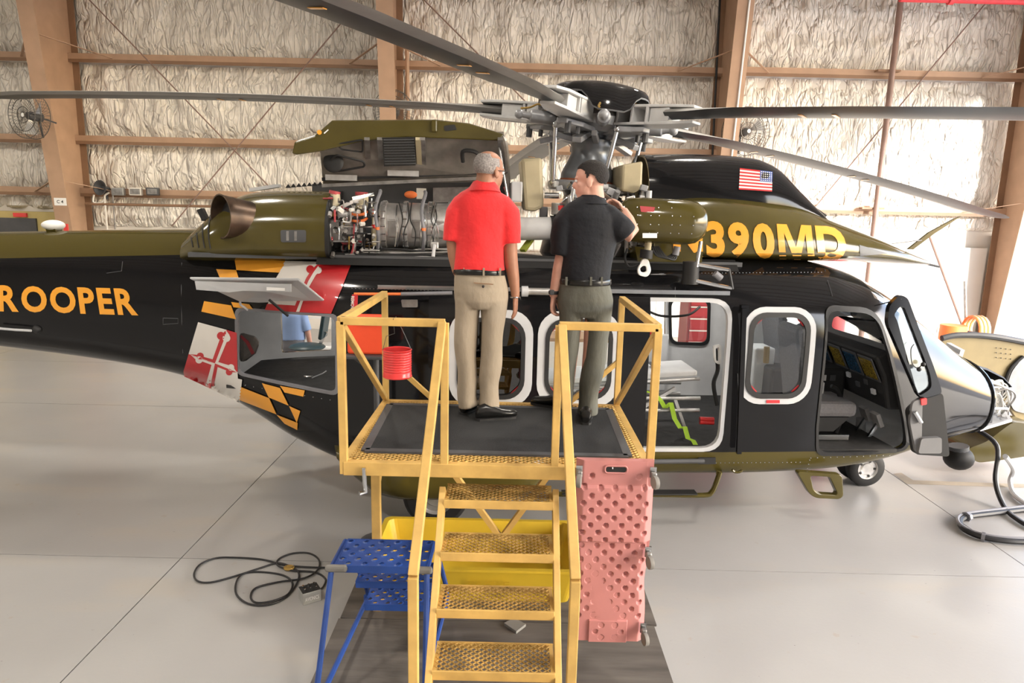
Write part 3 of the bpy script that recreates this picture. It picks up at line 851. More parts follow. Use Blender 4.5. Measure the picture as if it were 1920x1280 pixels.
# open cockpit door: frame with pane, hinged at its front edge
cdo = [(1688, 552), (1700, 556), (1768, 738), (1781, 856), (1716, 852), (1700, 738), (1664, 600), (1668, 572)]
CY = -1.32
def plate(px, hy, th, name, mt, parent, hole=None, r=6, bevel=0, k=4):
    o = [H(u, v, hy) for u, v in rpoly(px, r, k)]
    if hole is None:
        return MB().prism(o, (0, th, 0)).build(name, mt, parent, bevel=bevel)
    i = [H(u, v, hy) for u, v in rpoly(hole, r, k)]
    return MB().ring(o, i, (0, th, 0)).build(name, mt, parent, bevel=bevel)
cdoor = plate([(1688, 552), (1702, 558), (1752, 690), (1768, 738), (1728, 750), (1664, 606), (1668, 572)][:7], CY, .05, 'cockpit_door', 'black', heli, [(1688, 574), (1696, 576), (1744, 700), (1748, 727), (1722, 744), (1682, 600), (1676, 590)], 10)
plate([(1688, 574), (1696, 576), (1744, 700), (1748, 727), (1722, 744), (1682, 600), (1676, 590)], CY + .02, .006, 'door_pane', 'glass', cdoor, None, 10)
plate([(1728, 748), (1768, 736), (1781, 856), (1716, 852), (1704, 770)], CY, .06, 'door_lower_panel', 'rubber', cdoor, None, 8)
plate([(1712, 752), (1730, 748), (1728, 840), (1718, 850), (1706, 790)], CY - .02, .03, 'door_trim', 'trimgrey', cdoor, None, 8)
plate([(1728, 822), (1766, 820), (1766, 850), (1722, 850)], CY - .05, .06, 'door_pocket', 'trimgrey', cdoor, None, 5)
plate([(1727, 748), (1738, 746), (1738, 758), (1728, 760)], CY - .03, .02, 'red_handle', 'redpaint', cdoor, None, 2)
MB().cyl(H(1715, 772, CY - .04), H(1727, 792, CY - .04), .018).build('door_lever', 'steel', cdoor)
MB().tube(smooth([H(1714, 645, CY - .03), H(1708, 655, CY - .03), H(1710, 680, CY - .03), H(1720, 690, CY - .03), H(1728, 684, CY - .03)], 5), .004, 5).build('headset_wire', 'rubber', cdoor)
for u, v in ((1723, 692), (1731, 683)):
    MB().ball(H(u, v, CY - .03), .02, 8, 6).build('suction_clip', 'rubber', cdoor)
MB().cyl(H(1640, 573, -1.0), H(1690, 560, CY), .006, 6).build('door_stay', 'rubber', cdoor)
# nose: open avionics bay with wiring, lid and swung-open radome
nose = Loft([(4.28, .72, 1.22, .47, .98, 2.2, 2.2), (4.5, .76, 1.10, .36, .94, 2.1, 2.1), (4.72, .84, .97, .16, .90, 2, 2)])
nb = [(p.x - .03, p.y * .93, 1.03 + (p.z - 1.03) * .93) for p in BODY.ring(3.95, 40)]
MB().prism(nb, (.03, 0, 0)).build('nose_bulkhead', 'dgrey', heli)
MB().tube(BODY.ring(3.95, 40), .022, 8, closed=True).build('nose_bay_rim', 'black', heli)
MB().loft([[V((x, y * s_, .98 + (z - .98) * s_)) for y, z in ((.15, 1.36), (.42, 1.27), (.58, 1.08), (.56, .9), (.4, .75), (.37, .78), (.53, .92), (.55, 1.07), (.40, 1.24), (.14, 1.33))] for x, s_ in ((3.96, 1.), (4.2, .9), (4.42, .74), (4.6, .5), (4.68, .25))]).build('nose_cone_frame', 'black', heli)
MB().prism([(3.96, -.5, .74), (4.45, -.3, .78), (4.6, 0, .80), (4.45, .3, .78), (3.96, .5, .74)], (0, 0, .03)).build('nose_bay_tray', 'lgrey', heli)
for k in range(5):
    MB().box((4.06 + .03 * (k % 2), -.36 + .17 * k, .93 + .04 * (k % 3)), (.16, .13, .26)).build('avionics_unit', ('dgrey', 'lgrey', 'igrey')[k % 3], heli, bevel=.01)
rw = random.Random(5)
for k in range(40):
    y_ = rw.uniform(-.4, .3); a_ = V((4.1, y_, 1.08 + rw.uniform(-.05, .14))); c_ = V((4.34 + rw.uniform(-.06, .1), y_ * .7 + rw.uniform(-.1, .05) - .03, 1.02 + rw.uniform(-.06, .1))); e_ = V((4.38 + rw.uniform(-.1, .1), y_ * .6 - .06, .84 + rw.uniform(0, .05)))
    MB().tube(smooth([a_, a_ * .5 + c_ * .5 + V((.02, -.03, rw.uniform(.02, .09))), c_, e_], 5), rw.uniform(.007, .014), 6).build('wire_bundle', 'wirewhite' if k % 5 else 'alud', heli)
for k in range(9):
    MB().cyl((4.3 + .02 * (k % 2), -.32 + .07 * k, .82), (4.36, -.33 + .07 * k, .83), .018, 8).build('connector', 'steel', heli)
MB().cyl((3.97, -.57, 1.0), (4.2, -.5, .98), .014).build('nose_cone_stay', 'steel', heli)
MB().ball(H(1797, 858, -.1), (.15, .15, .13)).build('camera_turret', 'rubber', heli)
MB().cyl(H(1797, 835, -.1), H(1797, 850, -.1), .1).build('turret_mount', 'dgrey', heli)
rd = plate([(1768, 632), (1800, 624), (1870, 628), (1990, 650), (1990, 780), (1930, 820), (1880, 745), (1840, 700), (1762, 668)], .62, .05, 'nose_door', 'noseolive', heli, None, 12)
MB().tube(smooth([H(1766, 634, .6), H(1800, 628, .6), H(1870, 632, .6), H(1990, 655, .6)], 6), .035).build('nose_door_edge', 'dgrey', rd)
MB().tube(smooth([H(1918, 668, .6), H(1895, 690, .6), H(1884, 720, .6), H(1882, 742, .6)], 6), .02).build('nose_door_seal', 'rubber', rd)
plate([(1920, 668), (1990, 660), (1990, 790), (1900, 770), (1886, 730), (1898, 695)], .6, .02, 'nose_door_liner', 'hubgrey', rd, None, 10)
for k in range(12):
    MB().ball(H(1868 + (k % 4) * 9, 652 + (k // 4) * 9 + (k % 4), .61), .007, 6, 4).build('rivet', 'dgrey', rd)
radome = plate([(1812, 842), (1850, 828), (1900, 790), (1960, 800), (1960, 850), (1880, 862), (1830, 868)], .2, .4, 'radome', 'olive', heli, None, 12)
MB().bar((3.9, .5, 1.22), (4.1, .64, 1.34), .04, .03).build('hinge_arm', 'steel', rd); MB().bar((3.92, .52, .95), (4.15, .64, 1.1), .04, .03).build('hinge_arm', 'steel', rd); MB().bar((3.94, .3, .74), (4.3, .4, .62), .04, .03).build('hinge_arm', 'steel', radome)
MB().bar(H(1776, 652, .1), H(1802, 666, -.1), .05, .12).build('lid_latch', 'lgrey', heli)
# ---- decals and lettering follow the skin
def decal(name, polys, mt, parent, loft=BODY, off=.004, step=14, label=None, kind=None):
    vs_, fs_ = diced(polys, step); pts = []
    for u, v in vs_:
        p = loft.hit(u, v, off)
        pts.append(p if p is not None else None)
    good = [p for p in pts if p is not None]
    if not good: return None
    for i, p in enumerate(pts):
        if p is None:
            u, v = vs_[i]; j = min((k for k in range(len(pts)) if pts[k] is not None), key=lambda k: (vs_[k][0] - u) ** 2 + (vs_[k][1] - v) ** 2); q_ = pts[j]
            pts[i] = H(u, v, q_.y)
    mb = MB().add(pts, fs_, 0, True)
    return mb.build(name, mt, parent, label=label, kind=kind)
BLOCK_M = ([(0, 0), (0, 1), (.29, 1), (.5, .36), (.71, 1), (1, 1), (1, 0), (.81, 0), (.81, .76), (.59, 0), (.41, 0), (.19, .76), (.19, 0)], [list(range(13))], .86, .72)
def lettering(text, quad, mt, parent, loft=BODY, bold=.03, name='letter', off=.005, step=10, gaps=.10):
    cells = []; x = 0
    for ch in text:
        if ch == ' ':
            x += .4; continue
        v_, f_, w_, h_ = BLOCK_M if ch == 'M' else textmesh(ch, bold); cells.append((x, v_, f_, w_)); x += w_ + gaps
    tot = x - gaps
    for x0, v_, f_, w_ in cells:
        px = [quadmap(quad, (x0 + a * w_) / tot, b_) for a, b_ in v_]
        decal(name, [[(px[i].x, px[i].y) for i in f] for f in f_], mt, parent, loft, off, step)
lettering('TROOPER', [(-47, 582), (260, 591), (250, 541), (-47, 533)], 'gold', fus, bold=.035, name='letter')
Zf = lambda L: [(340 + x / 3.556, 470 + y / 3.556) for x, y in L]
def fl(mt, *L, off=.004):
    decal('flag_panel', [Zf(L)], mt, fus, off=off + .008, step=6)
def disc(cx, cy, r, a0=0, a1=360, n=14):
    return [(cx + r * math.cos(R(a0 + (a1 - a0) * i / n)), cy + r * math.sin(R(a0 + (a1 - a0) * i / n))) for i in range(n + (0 if a1 - a0 == 360 else 1))]
fl('gold', (357, 52), (693, 66), (690, 90), (655, 145), (370, 128))
fl('gold', (235, 121), (368, 127), (388, 188), (262, 185))
fl('gold', (155, 334), (335, 363), (368, 455), (137, 404))
fl('gold', (335, 340), (455, 355), (480, 388), (350, 375))
fl('flagwhite', (693, 66), (915, 72), (785, 408), (560, 392), (590, 330), (628, 190), (655, 145))
fl('flagred', (915, 72), (1138, 75), (1075, 240), (1000, 418), (785, 408))
fl('flagred', (575, 352), (790, 365), (778, 408), (560, 392), off=.006)
fl('flagred', (905, 92), (868, 130), (835, 180), (800, 260), (745, 405), (790, 408), (835, 270), (870, 190), (915, 130), off=.007)
fl('flagwhite', (915, 100), (935, 130), (900, 160), (868, 215), (838, 270), (805, 360), (790, 405), (768, 405), (820, 270), (850, 200), (885, 140), off=.008)
fl('flagred', *disc(862, 122, 27), off=.0065)
fl('flagwhite', *disc(915, 128, 24, -60, 130), off=.009)
fl('flagwhite', (115, 474), (305, 525), (228, 748), (52, 686))
fl('flagred', (305, 525), (372, 545), (378, 806), (228, 748))
fl('flagred', (52, 686), (228, 748), (192, 918), (20, 838), (18, 800))
fl('flagwhite', (228, 748), (378, 806), (380, 850), (408, 856), (390, 1015), (192, 918))
for pts, mt_ in (([(298, 530), (270, 560), (212, 722), (228, 748), (300, 560)], 'flagred'), ([(303, 530), (325, 560), (250, 740), (228, 748), (300, 560)], 'flagwhite'),
                 ([(65, 688), (100, 690), (214, 722), (228, 748), (70, 700)], 'flagred'), ([(65, 690), (95, 718), (205, 758), (228, 748)], 'flagwhite'),
                 ([(228, 748), (252, 740), (345, 768), (375, 808)], 'flagwhite'), ([(228, 748), (376, 808), (330, 806), (240, 770)], 'flagred'),
                 ([(228, 748), (205, 758), (170, 880), (160, 898), (200, 915), (205, 860)], 'flagwhite'), ([(228, 748), (245, 772), (222, 890), (242, 925), (195, 915), (205, 860)], 'flagred')):
    fl(mt_, *pts, off=.006)
for cx, cy, r, mt_ in ((268, 565, 27, 'flagred'), (305, 580, 26, 'flagwhite'), (130, 700, 24, 'flagred'), (122, 725, 24, 'flagwhite'), (335, 775, 22, 'flagwhite'), (322, 806, 22, 'flagred')):
    fl(mt_, *disc(cx, cy, r), off=.007)
for pts in ([(397, 905), (588, 980), (637, 1088), (388, 992)], [(540, 880), (660, 912), (718, 1030), (585, 975)], [(660, 898), (825, 928), (815, 970), (690, 942)], [(720, 1032), (795, 1065), (772, 1145)], [(637, 1090), (778, 1145), (775, 1192), (690, 1150)]):
    fl('gold', *pts)
# panel joints and rivet rows
def joint(px, parent=fus, loft=BODY, r=.0035, name='panel_joint', mt='dgrey'):
    pts = [loft.hit(u, v, .001) for u, v in px]; pts = [p for p in pts if p is not None]
    if len(pts) > 1: MB().tube(pts, r, 5).build(name, mt, parent)
joint([(341, 492), (340, 540), (341, 600), (343, 660), (345, 700)])
joint([(230, 490), (228, 508), (200, 512)]); joint([(306, 596), (334, 597), (334, 606), (306, 608), (306, 596)])
joint([(1264, 500), (1266, 540), (1266, 560)]); joint([(1546, 505), (1552, 530), (1560, 555)], r=.008, mt='rubber'); joint([(1388, 850), (1385, 760), (1383, 700)])
rv = MB()
def rivets(a, b_, n, loft=BODY):
    for i in range(n):
        s_ = i / (n - 1); p = loft.hit(a[0] + (b_[0] - a[0]) * s_, a[1] + (b_[1] - a[1]) * s_, .002)
        if p is not None: rv.ball(p, .006, 6, 3)
rivets((1520, 858), (1705, 852), 16); rivets((460, 722), (635, 752), 12); rivets((640, 752), (640, 835), 6); rivets((1290, 512), (1540, 510), 40); rivets((660, 540), (830, 545), 26); rivets((1518, 862), (1512, 885), 4); rivets((442, 718), (446, 752), 4); rivets((1210, 868), (1500, 866), 36)
rv.build('rivets', 'steel', fus, kind='stuff')
decal('exit_placard', [[(1436, 749), (1461, 749), (1461, 755), (1436, 755)]], 'flagred', fus, off=.012)
for a in ((441, 700), (520, 716), (565, 725)):
    p = BODY.hit(*a, .01)
# baggage door, raised
bd = MB().prism([H(355, 523, -1.1), H(560, 525, -1.1), H(621, 575, -.85), H(450, 566, -.7)], (0, 0, .02)).build('baggage_door', 'lgrey', heli, bevel=.008)
MB().prism([H(365, 527, -1.12), H(545, 533, -1.12), H(545, 547, -1.1), H(455, 545, -1.1), H(430, 548, -1.1), H(368, 543, -1.1)], (0, .03, 0)).build('door_lip', 'lgrey', bd)
MB().prism([H(500, 538, -1.125), H(534, 540, -1.125), H(534, 545, -1.125), H(500, 544, -1.125)], (0, -.004, 0)).build('placard', 'white', bd)
MB().cyl(H(505, 562, -.95), H(540, 592, -.85), .012, 8).build('gas_strut', 'rubber', bd)
for u, v in ((452, 572), (606, 582)):
    MB().tube(smooth([H(u - 2, v - 6, -.85), H(u, v, -.9), H(u + 6, v + 4, -.85), H(u + 12, v + 9, -.82)], 4), .01, 6).build('hinge_arm', 'lgrey', bd)
# grey bag in the baggage bay, tie-down ring and strap
MB().loft([[H(u, v, y) for u, v in ((449, 622), (478, 630), (488, 640), (480, 662), (462, 676), (449, 680))] for y in (-.35, .1)], sm=False).build('canvas_bag', 'hoodin', heli, bevel=.04); MB().prism([H(u, v, -.36) for u, v in ((452, 628), (466, 640), (477, 662), (472, 665), (461, 643), (450, 632))], (0, .01, 0)).build('bag_piping', 'hosered', heli)
MB().tube([H(585, 708, -.7), H(605, 700, -.6), H(612, 695, -.6)], .006, 5).build('tie_down_cord', 'lgrey', heli)
MB().tube([H(578, 705, -.72) + V((.04 * math.cos(a), .02 * math.sin(a), .0)) for a in [k * PI / 5 for k in range(10)]], .006, 5, closed=True).build('tie_down_ring', 'steel', heli)
for k in range(5):
    MB().ball((-2.0 + .07 * k - .02 * k * k, -.1 - .05 * k, 1.22), (.09, .07, .05), 8, 6).build('loose_strap_pile', 'rubber', heli)
# ---- aft cowling with exhaust
AFT = Loft([(-3.78, 2.3, 2.56, .60, 2.36, 2.4, 2), (-3.62, 2.28, 2.70, .70, 2.42, 2.4, 2), (-3.45, 2.28, 2.86, .77, 2.44, 2.5, 2), (-3.2, 2.28, 2.945, .80, 2.46, 2.8, 2), (-2.9, 2.28, 2.965, .81, 2.46, 3, 2), (-2.47, 2.28, 2.975, .82, 2.46, 3, 2)])
aft = AFT.solid(frange(-3.78, -2.47, .08)).build('aft_cowling', 'olive', heli)
for near in (-1, 1):
    c_ = H(424, 407, -.76); c_.y *= -near
    ax = V((-.62, .62 * near, .12)).normalized()
    ex = MB().lathe([(.165, -.28), (.185, .02), (.19, .05), (.178, .05), (.155, -.05), (.12, -.25)], c_, ax, 24, ref=(0, 0, 1)).build('exhaust_duct', mat('scorched%d' % near, (.10, .065, .045), .35, metal=.7, var=.6, scale=5), heli)
    MB().lathe([(.18, .035), (.002, .0)], c_ - ax * .06, ax, 24, caps=False).build('exhaust_throat', 'rubber', ex)
for k in range(4):
    pts = [AFT.hit(362 + k * 11 - 4 * math.sin(j / 7 * PI), 400 + j * 9 + k, .003) for j in range(8)]; pts = [p for p in pts if p]
    if len(pts) > 2: MB().tube(pts, .006, 5).build('cowling_rib', 'rubber', aft)
decal('louvre_panel', [rpoly([(526, 431), (574, 431), (574, 454), (527, 454)], 4)], 'dgrey', aft, AFT, .004)
for k in range(2):
    decal('louvre_slots', [[(537 + k * 15, 433), (542 + k * 15, 433), (542 + k * 15, 451), (537 + k * 15, 451)]], 'alud', aft, AFT, .007)
MB().bar(H(376, 392, -.3), H(386, 412, -.3), .07, .05).build('antenna_blade', 'rubber', heli)
MB().cyl(H(92, 427, 0), H(110, 427, 0), .06).build('beacon_base', 'olive', heli); MB().ball(H(100, 422, 0), (.1, .1, .05)).build('beacon', 'white', heli)
zz = MB()
for k in range(7):
    a = H(535 + k * 10, 352 - k * .8, -.2); b_ = H(540 + k * 10, 345 - k * .8, -.2); c_ = H(545 + k * 10, 352 - k * .8, -.2)
    zz.prism([a, b_, c_], (0, .02, 0))
zz.build('serrated_strip', 'rubber', heli)
MB().bar(H(470, 356, 0), H(525, 348, 0), .1, .03).build('far_fin', 'lgrey', heli)
MB().tube([BODY.hit(0, 613, .06), BODY.hit(35, 616, .06), BODY.hit(65, 618, .05)], .012).build('whip_antenna', 'lgrey', heli)
MB().ball(BODY.hit(70, 617, .0), .04).build('antenna_mount', 'rubber', heli)
# ---- engine bay
DZ = 2.41
MB().box((-1.2, 0, DZ - .02), (4.9, 1.5, .04)).build('engine_deck', 'dgrey', heli)
MB().prism([(-2.55, -.82, DZ - .08), (1.2, -.82, DZ - .08), (1.2, -.70, DZ + .02), (-2.55, -.70, DZ + .02)], (0, .04, 0)).build('deck_edge', 'rubber', heli)
MB().prism([H(u, v, -.06) for u, v in ((585, 345), (955, 340), (958, 490), (585, 490))], (0, .04, 0)).build('centre_firewall', 'dgrey', heli)
fw_ = AFT.ring(-2.47, 40); MB().loft([fw_, [p + V((.03, 0, 0)) for p in fw_]]).build('aft_firewall', 'rubber', heli)
MB().tube([AFT.at(-2.44, z, .012) for z in frange(2.42, 2.93, .05)], .012, 6).build('firewall_seal', 'hosered', heli)
MB().prism([H(u, v, -.12) for u, v in ((812, 352), (890, 350), (890, 378), (812, 380))], (0, .02, 0)).build('heat_shield', 'alud', heli)
for side_ in (-1, 1):
    EY = .45 * side_
    ezc = H(780, 424, -.45).z; x0 = H(716, 424, -.45).x; 
    prof = [(.10, -.04), (.215, 0), (.225, .02), (.225, .05), (.205, .06), (.20, .2), (.222, .21), (.222, .24), (.21, .25), (.208, .42), (.226, .43), (.226, .46), (.21, .47), (.214, .6), (.23, .61), (.23, .64), (.2, .66), (.2, .86), (.22, .87), (.22, .9), (.15, .93), (.13, 1.1), (.1, 1.12)]
    eng = MB().lathe(prof, (x0, EY, ezc), (1, 0, 0), 36).build('engine', 'alu', heli)
    if side_ == 1: continue
    for xo in (.035, .225, .445, .625, .885):
        bl = MB()
        for k in range(20):
            a = 2 * PI * k / 20; bl.cyl((x0 + xo - .02, EY + .219 * math.cos(a), ezc + .219 * math.sin(a)), (x0 + xo + .02, EY + .219 * math.cos(a), ezc + .219 * math.sin(a)), .009, 6)
        bl.build('flange_bolts', 'steel', eng, kind='stuff')
    for xo in (.12, .33, .54):
        MB().box((x0 + xo, EY - .19, ezc - .02), (.09, .04, .16), Mx.Rotation(0, 3, 'X')).build('access_plate', 'alud', eng, bevel=.012)
    for k in range(9):      # fuel nozzles on their ring
        a = R(100 + 22 * k)
        p = V((x0 + .76, EY + math.cos(a) * .2, ezc + math.sin(a) * .2)); d = V((0, math.cos(a), math.sin(a)))
        MB().cyl(p, p + d * .06, .014, 8).build('fuel_nozzle', 'steel', eng)
        MB().box(p + d * .035, (.05, .035, .035), Mx.Rotation(a, 3, 'X')).build('nozzle_block', 'steel', eng)
        if k < 8:
            a2 = a + R(22); q_ = V((x0 + .72, EY + math.cos(a2) * .23, ezc + math.sin(a2) * .23)); am = a + R(11)
            MB().tube(smooth([p + d * .03 + V((-.04, 0, 0)), V((x0 + .67, EY + math.cos(am) * .26, ezc + math.sin(am) * .26)), q_], 5), .008, 6).build('igniter_lead', 'hosered', eng)
    for u in (714, 797):
        c_ = H(u, 424, -.45); pts = [V((c_.x + .012 * math.sin(k), EY - .29 * math.sin(R(14 * k)), ezc + .02 + .29 * math.cos(R(14 * k)))) for k in range(0, 13)]
        MB().tube(pts, .016, 8).build('drain_hose', 'hose', heli); MB().cyl(pts[7] - V((0, 0, .012)), pts[7] + V((0, 0, .012)), .0185, 8).build('hose_band', 'orange', heli)
# accessory gearbox and its pipework
MB().tube(smooth([H(628, 362, -.5), H(629, 378, -.52), H(618, 393, -.55), H(613, 408, -.55), H(614, 425, -.5)], 6), .042, 14).build('bleed_air_duct', 'duct', heli)
MB().cyl(H(627, 364, -.5), H(628, 358, -.5), .05).build('duct_clamp', 'hosered', heli)
MB().tube(smooth([H(680, 366, -.4), H(680, 380, -.42), H(676, 395, -.45)], 5), .05, 14).build('bleed_air_duct', 'duct', heli)
MB().cyl(H(678, 366, -.4), H(678, 360, -.4), .058).build('duct_clamp', 'hosered', heli)
MB().cyl(H(635, 404, -.62), H(652, 404, -.62), .045).build('starter_motor', 'alu', heli)
MB().cyl(H(652, 404, -.6), H(668, 406, -.6), .055).build('fuel_pump', 'alud', heli)
MB().box(H(628, 432, -.62), (.17, .14, .19)).build('fuel_control', 'alud', heli, bevel=.015)
MB().box(H(648, 425, -.58), (.13, .12, .16)).build('gearbox_housing', 'alu', heli, bevel=.02)
MB().box(H(670, 440, -.56), (.12, .12, .2)).build('gearbox_housing', 'alud', heli, bevel=.02)
MB().box(H(631, 431, -.72), (.055, .03, .05)).build('data_plate', 'white', heli)
MB().box(H(680, 429, -.66), (.04, .03, .09)).build('relay_block', 'white', heli, bevel=.006)
MB().box(H(701, 405, -.66), (.03, .03, .16)).build('sight_glass', 'beige', heli, bevel=.005)
for v in (396, 424): MB().ball(H(701, v, -.68), .02, 10, 8).build('sight_cap', 'redpaint', heli)
MB().cyl(H(701, 399, -.69), H(701, 421, -.69), .006, 6).build('sight_tube', 'wirewhite', heli)
MB().box(H(704, 440, -.6), (.07, .06, .2)).build('oil_tank', 'beige', heli, bevel=.02)
for v in (401, 413):
    MB().tube(smooth([H(660, v, -.68), H(670, v + 2, -.72), H(682, v, -.72), H(688, v - 4, -.68)], 5), .012, 8).build('orange_hose', 'orange', heli)
MB().ball(H(598, 451, -.72), (.045, .045, .05)).build('red_plug', 'redpaint', heli)
MB().cyl(H(600, 452, -.72), H(672, 453, -.7), .008, 6).build('control_rod', 'steel', heli)
for u in (665, 667): MB().tube(smooth([H(u, 420, -.7), H(u - 1, 445, -.72), H(u - 2, 465, -.72), H(u - 8, 482, -.7)], 5), .012, 8).build('drain_pipe', 'hosered' if u == 665 else 'steel', heli)
MB().bar(H(628, 394, -.6), H(685, 366, -.5), .03, .03).build('engine_mount', 'alu', heli); MB().bar(H(660, 372, -.6), H(700, 364, -.5), .025, .025).build('engine_mount', 'steel', heli)
MB().bar(H(663, 385, -.62), H(662, 400, -.62), .03, .03).build('engine_mount', 'alu', heli)
MB().bar(H(815, 458, -.72), H(812, 482, -.74), .05, .03).build('engine_foot', 'lgrey', heli, bevel=.008)
MB().box(H(815, 460, -.7), (.07, .04, .06)).build('engine_foot', 'alu', heli, bevel=.01)
MB().ball(H(770, 365, -.35), (.06, .05, .035)).build('igniter_cap', 'orange', heli)
MB().box(H(790, 363, -.2), (.09, .02, .1)).build('bracket_plate', 'wirewhite', heli)
rp_ = random.Random(11)
kinds = ['steel', 'alu', 'rubber', 'rubber', 'alud', 'hosered', 'steel', 'brass']
for k in range(64):     # small pipes and wires of the accessory section
    u = rp_.uniform(610, 706); v = rp_.uniform(378, 478); y = rp_.uniform(-.76, -.6); pts = [H(u, v, y)]
    for _ in range(3):
        if rp_.random() < .5: u += rp_.uniform(-24, 24)
        else: v += rp_.uniform(-24, 24)
        u = min(max(u, 606), 712); v = min(max(v, 372), 484); pts.append(H(u, v, y + rp_.uniform(-.03, .03)))
    MB().tube(smooth(pts, 4), rp_.choice((.005, .007, .009)), 6).build('small_pipe', kinds[k % 8], heli)
for k in range(34):
    u = rp_.uniform(610, 706); v = rp_.uniform(385, 480); p = H(u, v, rp_.uniform(-.74, -.62)); r_ = rp_.uniform(.012, .024)
    d = V((rp_.choice((-1, 0, 0, 1)), -1, rp_.choice((-1, 0, 1)))).normalized()
    MB().cyl(p, p + d * r_ * 2.4, r_, 6).build('pipe_fitting', ('steel', 'alu', 'alud', 'wirewhite')[k % 4], heli)
for k in range(10):     # pipes running along the engine's underside
    v = 466 + k * 2.2; y = -.62 - .012 * k
    MB().tube(smooth([H(690 + rp_.uniform(-12, 12), v + rp_.uniform(-3, 3), y), H(740, v + rp_.uniform(-4, 4), y), H(800, v + rp_.uniform(-4, 4), y), H(845, v + rp_.uniform(-3, 3), y)], 5), rp_.choice((.006, .009, .012)), 6).build('fuel_line', kinds[k % 8], heli)
for k in range(12):
    u = 735 + rp_.uniform(-10, 90); MB().tube(smooth([H(u, 380 + rp_.uniform(-4, 6), -.55), H(u + rp_.uniform(-8, 8), 410, -.68), H(u + rp_.uniform(-8, 8), 435, -.7), H(u + rp_.uniform(-6, 6), 462, -.68)], 5), .005, 6).build('sensor_wire', ('rubber', 'steel')[k % 2], heli)
MB().cyl(H(972, 429, -.45), H(1034, 428, -.45), .105, 24).build('drive_shaft_cover', 'hublight', heli)
MB().cyl(H(968, 429, -.45), H(974, 429, -.45), .12, 24).build('shaft_flange', 'brass', heli); MB().cyl(H(1032, 428, -.45), H(1038, 428, -.45), .118, 24).build('shaft_flange', 'rubber', heli)
MB().bar(H(980, 470, -.5), H(996, 448, -.4), .06, .03).build('support_strut', mat('olivegreen', (.3, .34, .05), .5), heli)
MB().prism([H(u, v, -.5) for u, v in ((1034, 438), (1062, 405), (1066, 450), (1052, 462))], (0, .05, 0)).build('gusset_plate', 'wirewhite', heli)
# ---- raised engine cowl (near side)
hin = [(600, 282), (680, 264), (760, 257), (938, 264), (948, 300), (952, 340), (605, 348), (596, 300)]
hood = MB().prism([H(600, 283, -.62), H(690, 262, -.66), H(945, 252, -.66), H(951, 340, -.3), H(606, 347, -.3)], (0, .05, .03)).build('engine_cowl', 'hoodin', heli)
out = [(547, 288), (552, 266), (590, 254), (622, 226), (815, 225), (880, 232), (945, 252), (937, 264), (760, 257), (680, 265), (600, 284), (556, 290)]
MB().prism([H(u, v, -.72) for u, v in out], (0, .12, .02)).build('cowl_skin', 'olive', hood, bevel=.012)
MB().box(H(814, 236, -.73), (.05, .03, .1)).build('cowl_latch', 'olive', hood, bevel=.01)
plate([(832, 236), (852, 233), (857, 243), (834, 246)], -.725, .01, 'cowl_intake', 'rubber', hood, None, 3)
MB().lathe([(.02, 0), (.02, .006)], H(599, 248, -.726), (0, -1, 0), 14).build('yellow_dot', 'gold', hood)
MB().prism([H(u, v, -.727) for u, v in ((607, 249), (615, 242), (616, 244), (608, 251))], (0, .004, 0)).build('placard', 'white', hood)
def HH(u, v, d=.10): return H(u, v, -.66 + (v - 258) / 87 * .36 - d)
MB().prism([HH(u, v) for u, v in ((716, 258), (776, 257), (779, 310), (720, 312))], (0, .14, .02)).build('cowl_filter', mat('filter', (.035, .036, .036), .6, var=.4, scale=60, stretch=(1, 1, 8)), hood)
for k in range(10):
    MB().bar(HH(719 + k * .3, 262 + k * 5), HH(777 + k * .3, 261 + k * 5), .006, .008).build('filter_fin', 'dgrey', hood)
for u in (688, 712, 784, 792, 938): MB().bar(HH(u, 260), H(u + 4, 330, -.3), .045, .03, m=0).build('cowl_frame', 'alud' if u != 784 else 'beige', hood)
for v0, v1, mt_ in ((316, 309, 'alu'), (326, 322, 'rubber'), (338, 332, 'alud')): MB().bar(H(604, v0 + 10, -.36), H(945, v1, -.36), .035, .03).build('cowl_rail', mt_, hood)
MB().box(H(756, 325, -.42), (.28, .03, .05)).build('hinge_plate', 'alu', hood); MB().box(H(640, 333, -.42), (.28, .03, .05)).build('hinge_plate', 'alu', hood)
MB().tube([HH(u, v) for u, v in rpoly([(614, 306), (630, 290), (682, 303), (684, 312), (640, 320), (618, 320)], 6)], .01, 6, closed=True).build('stiffener', 'rubber', hood)
MB().ball(HH(625, 304), (.09, .02, .09), 14, 8).build('vent_scoop', 'rubber', hood)
MB().tube([HH(u, v) for u, v in rpoly([(632, 270), (680, 262), (680, 285), (640, 280)], 4)], .008, 6, closed=True).build('stiffener', 'rubber', hood)
MB().tube(smooth([HH(868, 303), HH(868, 284), HH(886, 283), HH(896, 288)], 5), .018, 8).build('cowl_handle', 'rubber', hood)
for k in range(5):
    for u in (684, 820): MB().ball(H(u, 268 + 11 * k, -.58 + .05 * k), .014, 8, 5).build('fastener', 'rubber', hood)
MB().cyl(H(934, 262, -.66), H(952, 372, -.7), .011, 8).build('prop_rod', 'steel', hood)
MB().tube(smooth([H(938, 258, -.62), HH(946, 270), H(950, 320, -.35), H(953, 370, -.3)], 6), .03, 8).build('cowl_edge_seal', 'hoodin', hood)
MB().tube(smooth([HH(946, 352), H(952, 365, -.68), H(956, 400, -.72), H(957, 440, -.74)], 6), .012, 8).build('firewall_seal', 'hosered', heli)
MB().prism([H(u, v, -.3) for u, v in ((950, 345), (962, 345), (968, 490), (954, 490))], (0, .7, 0)).build('forward_firewall', 'dgrey', heli)
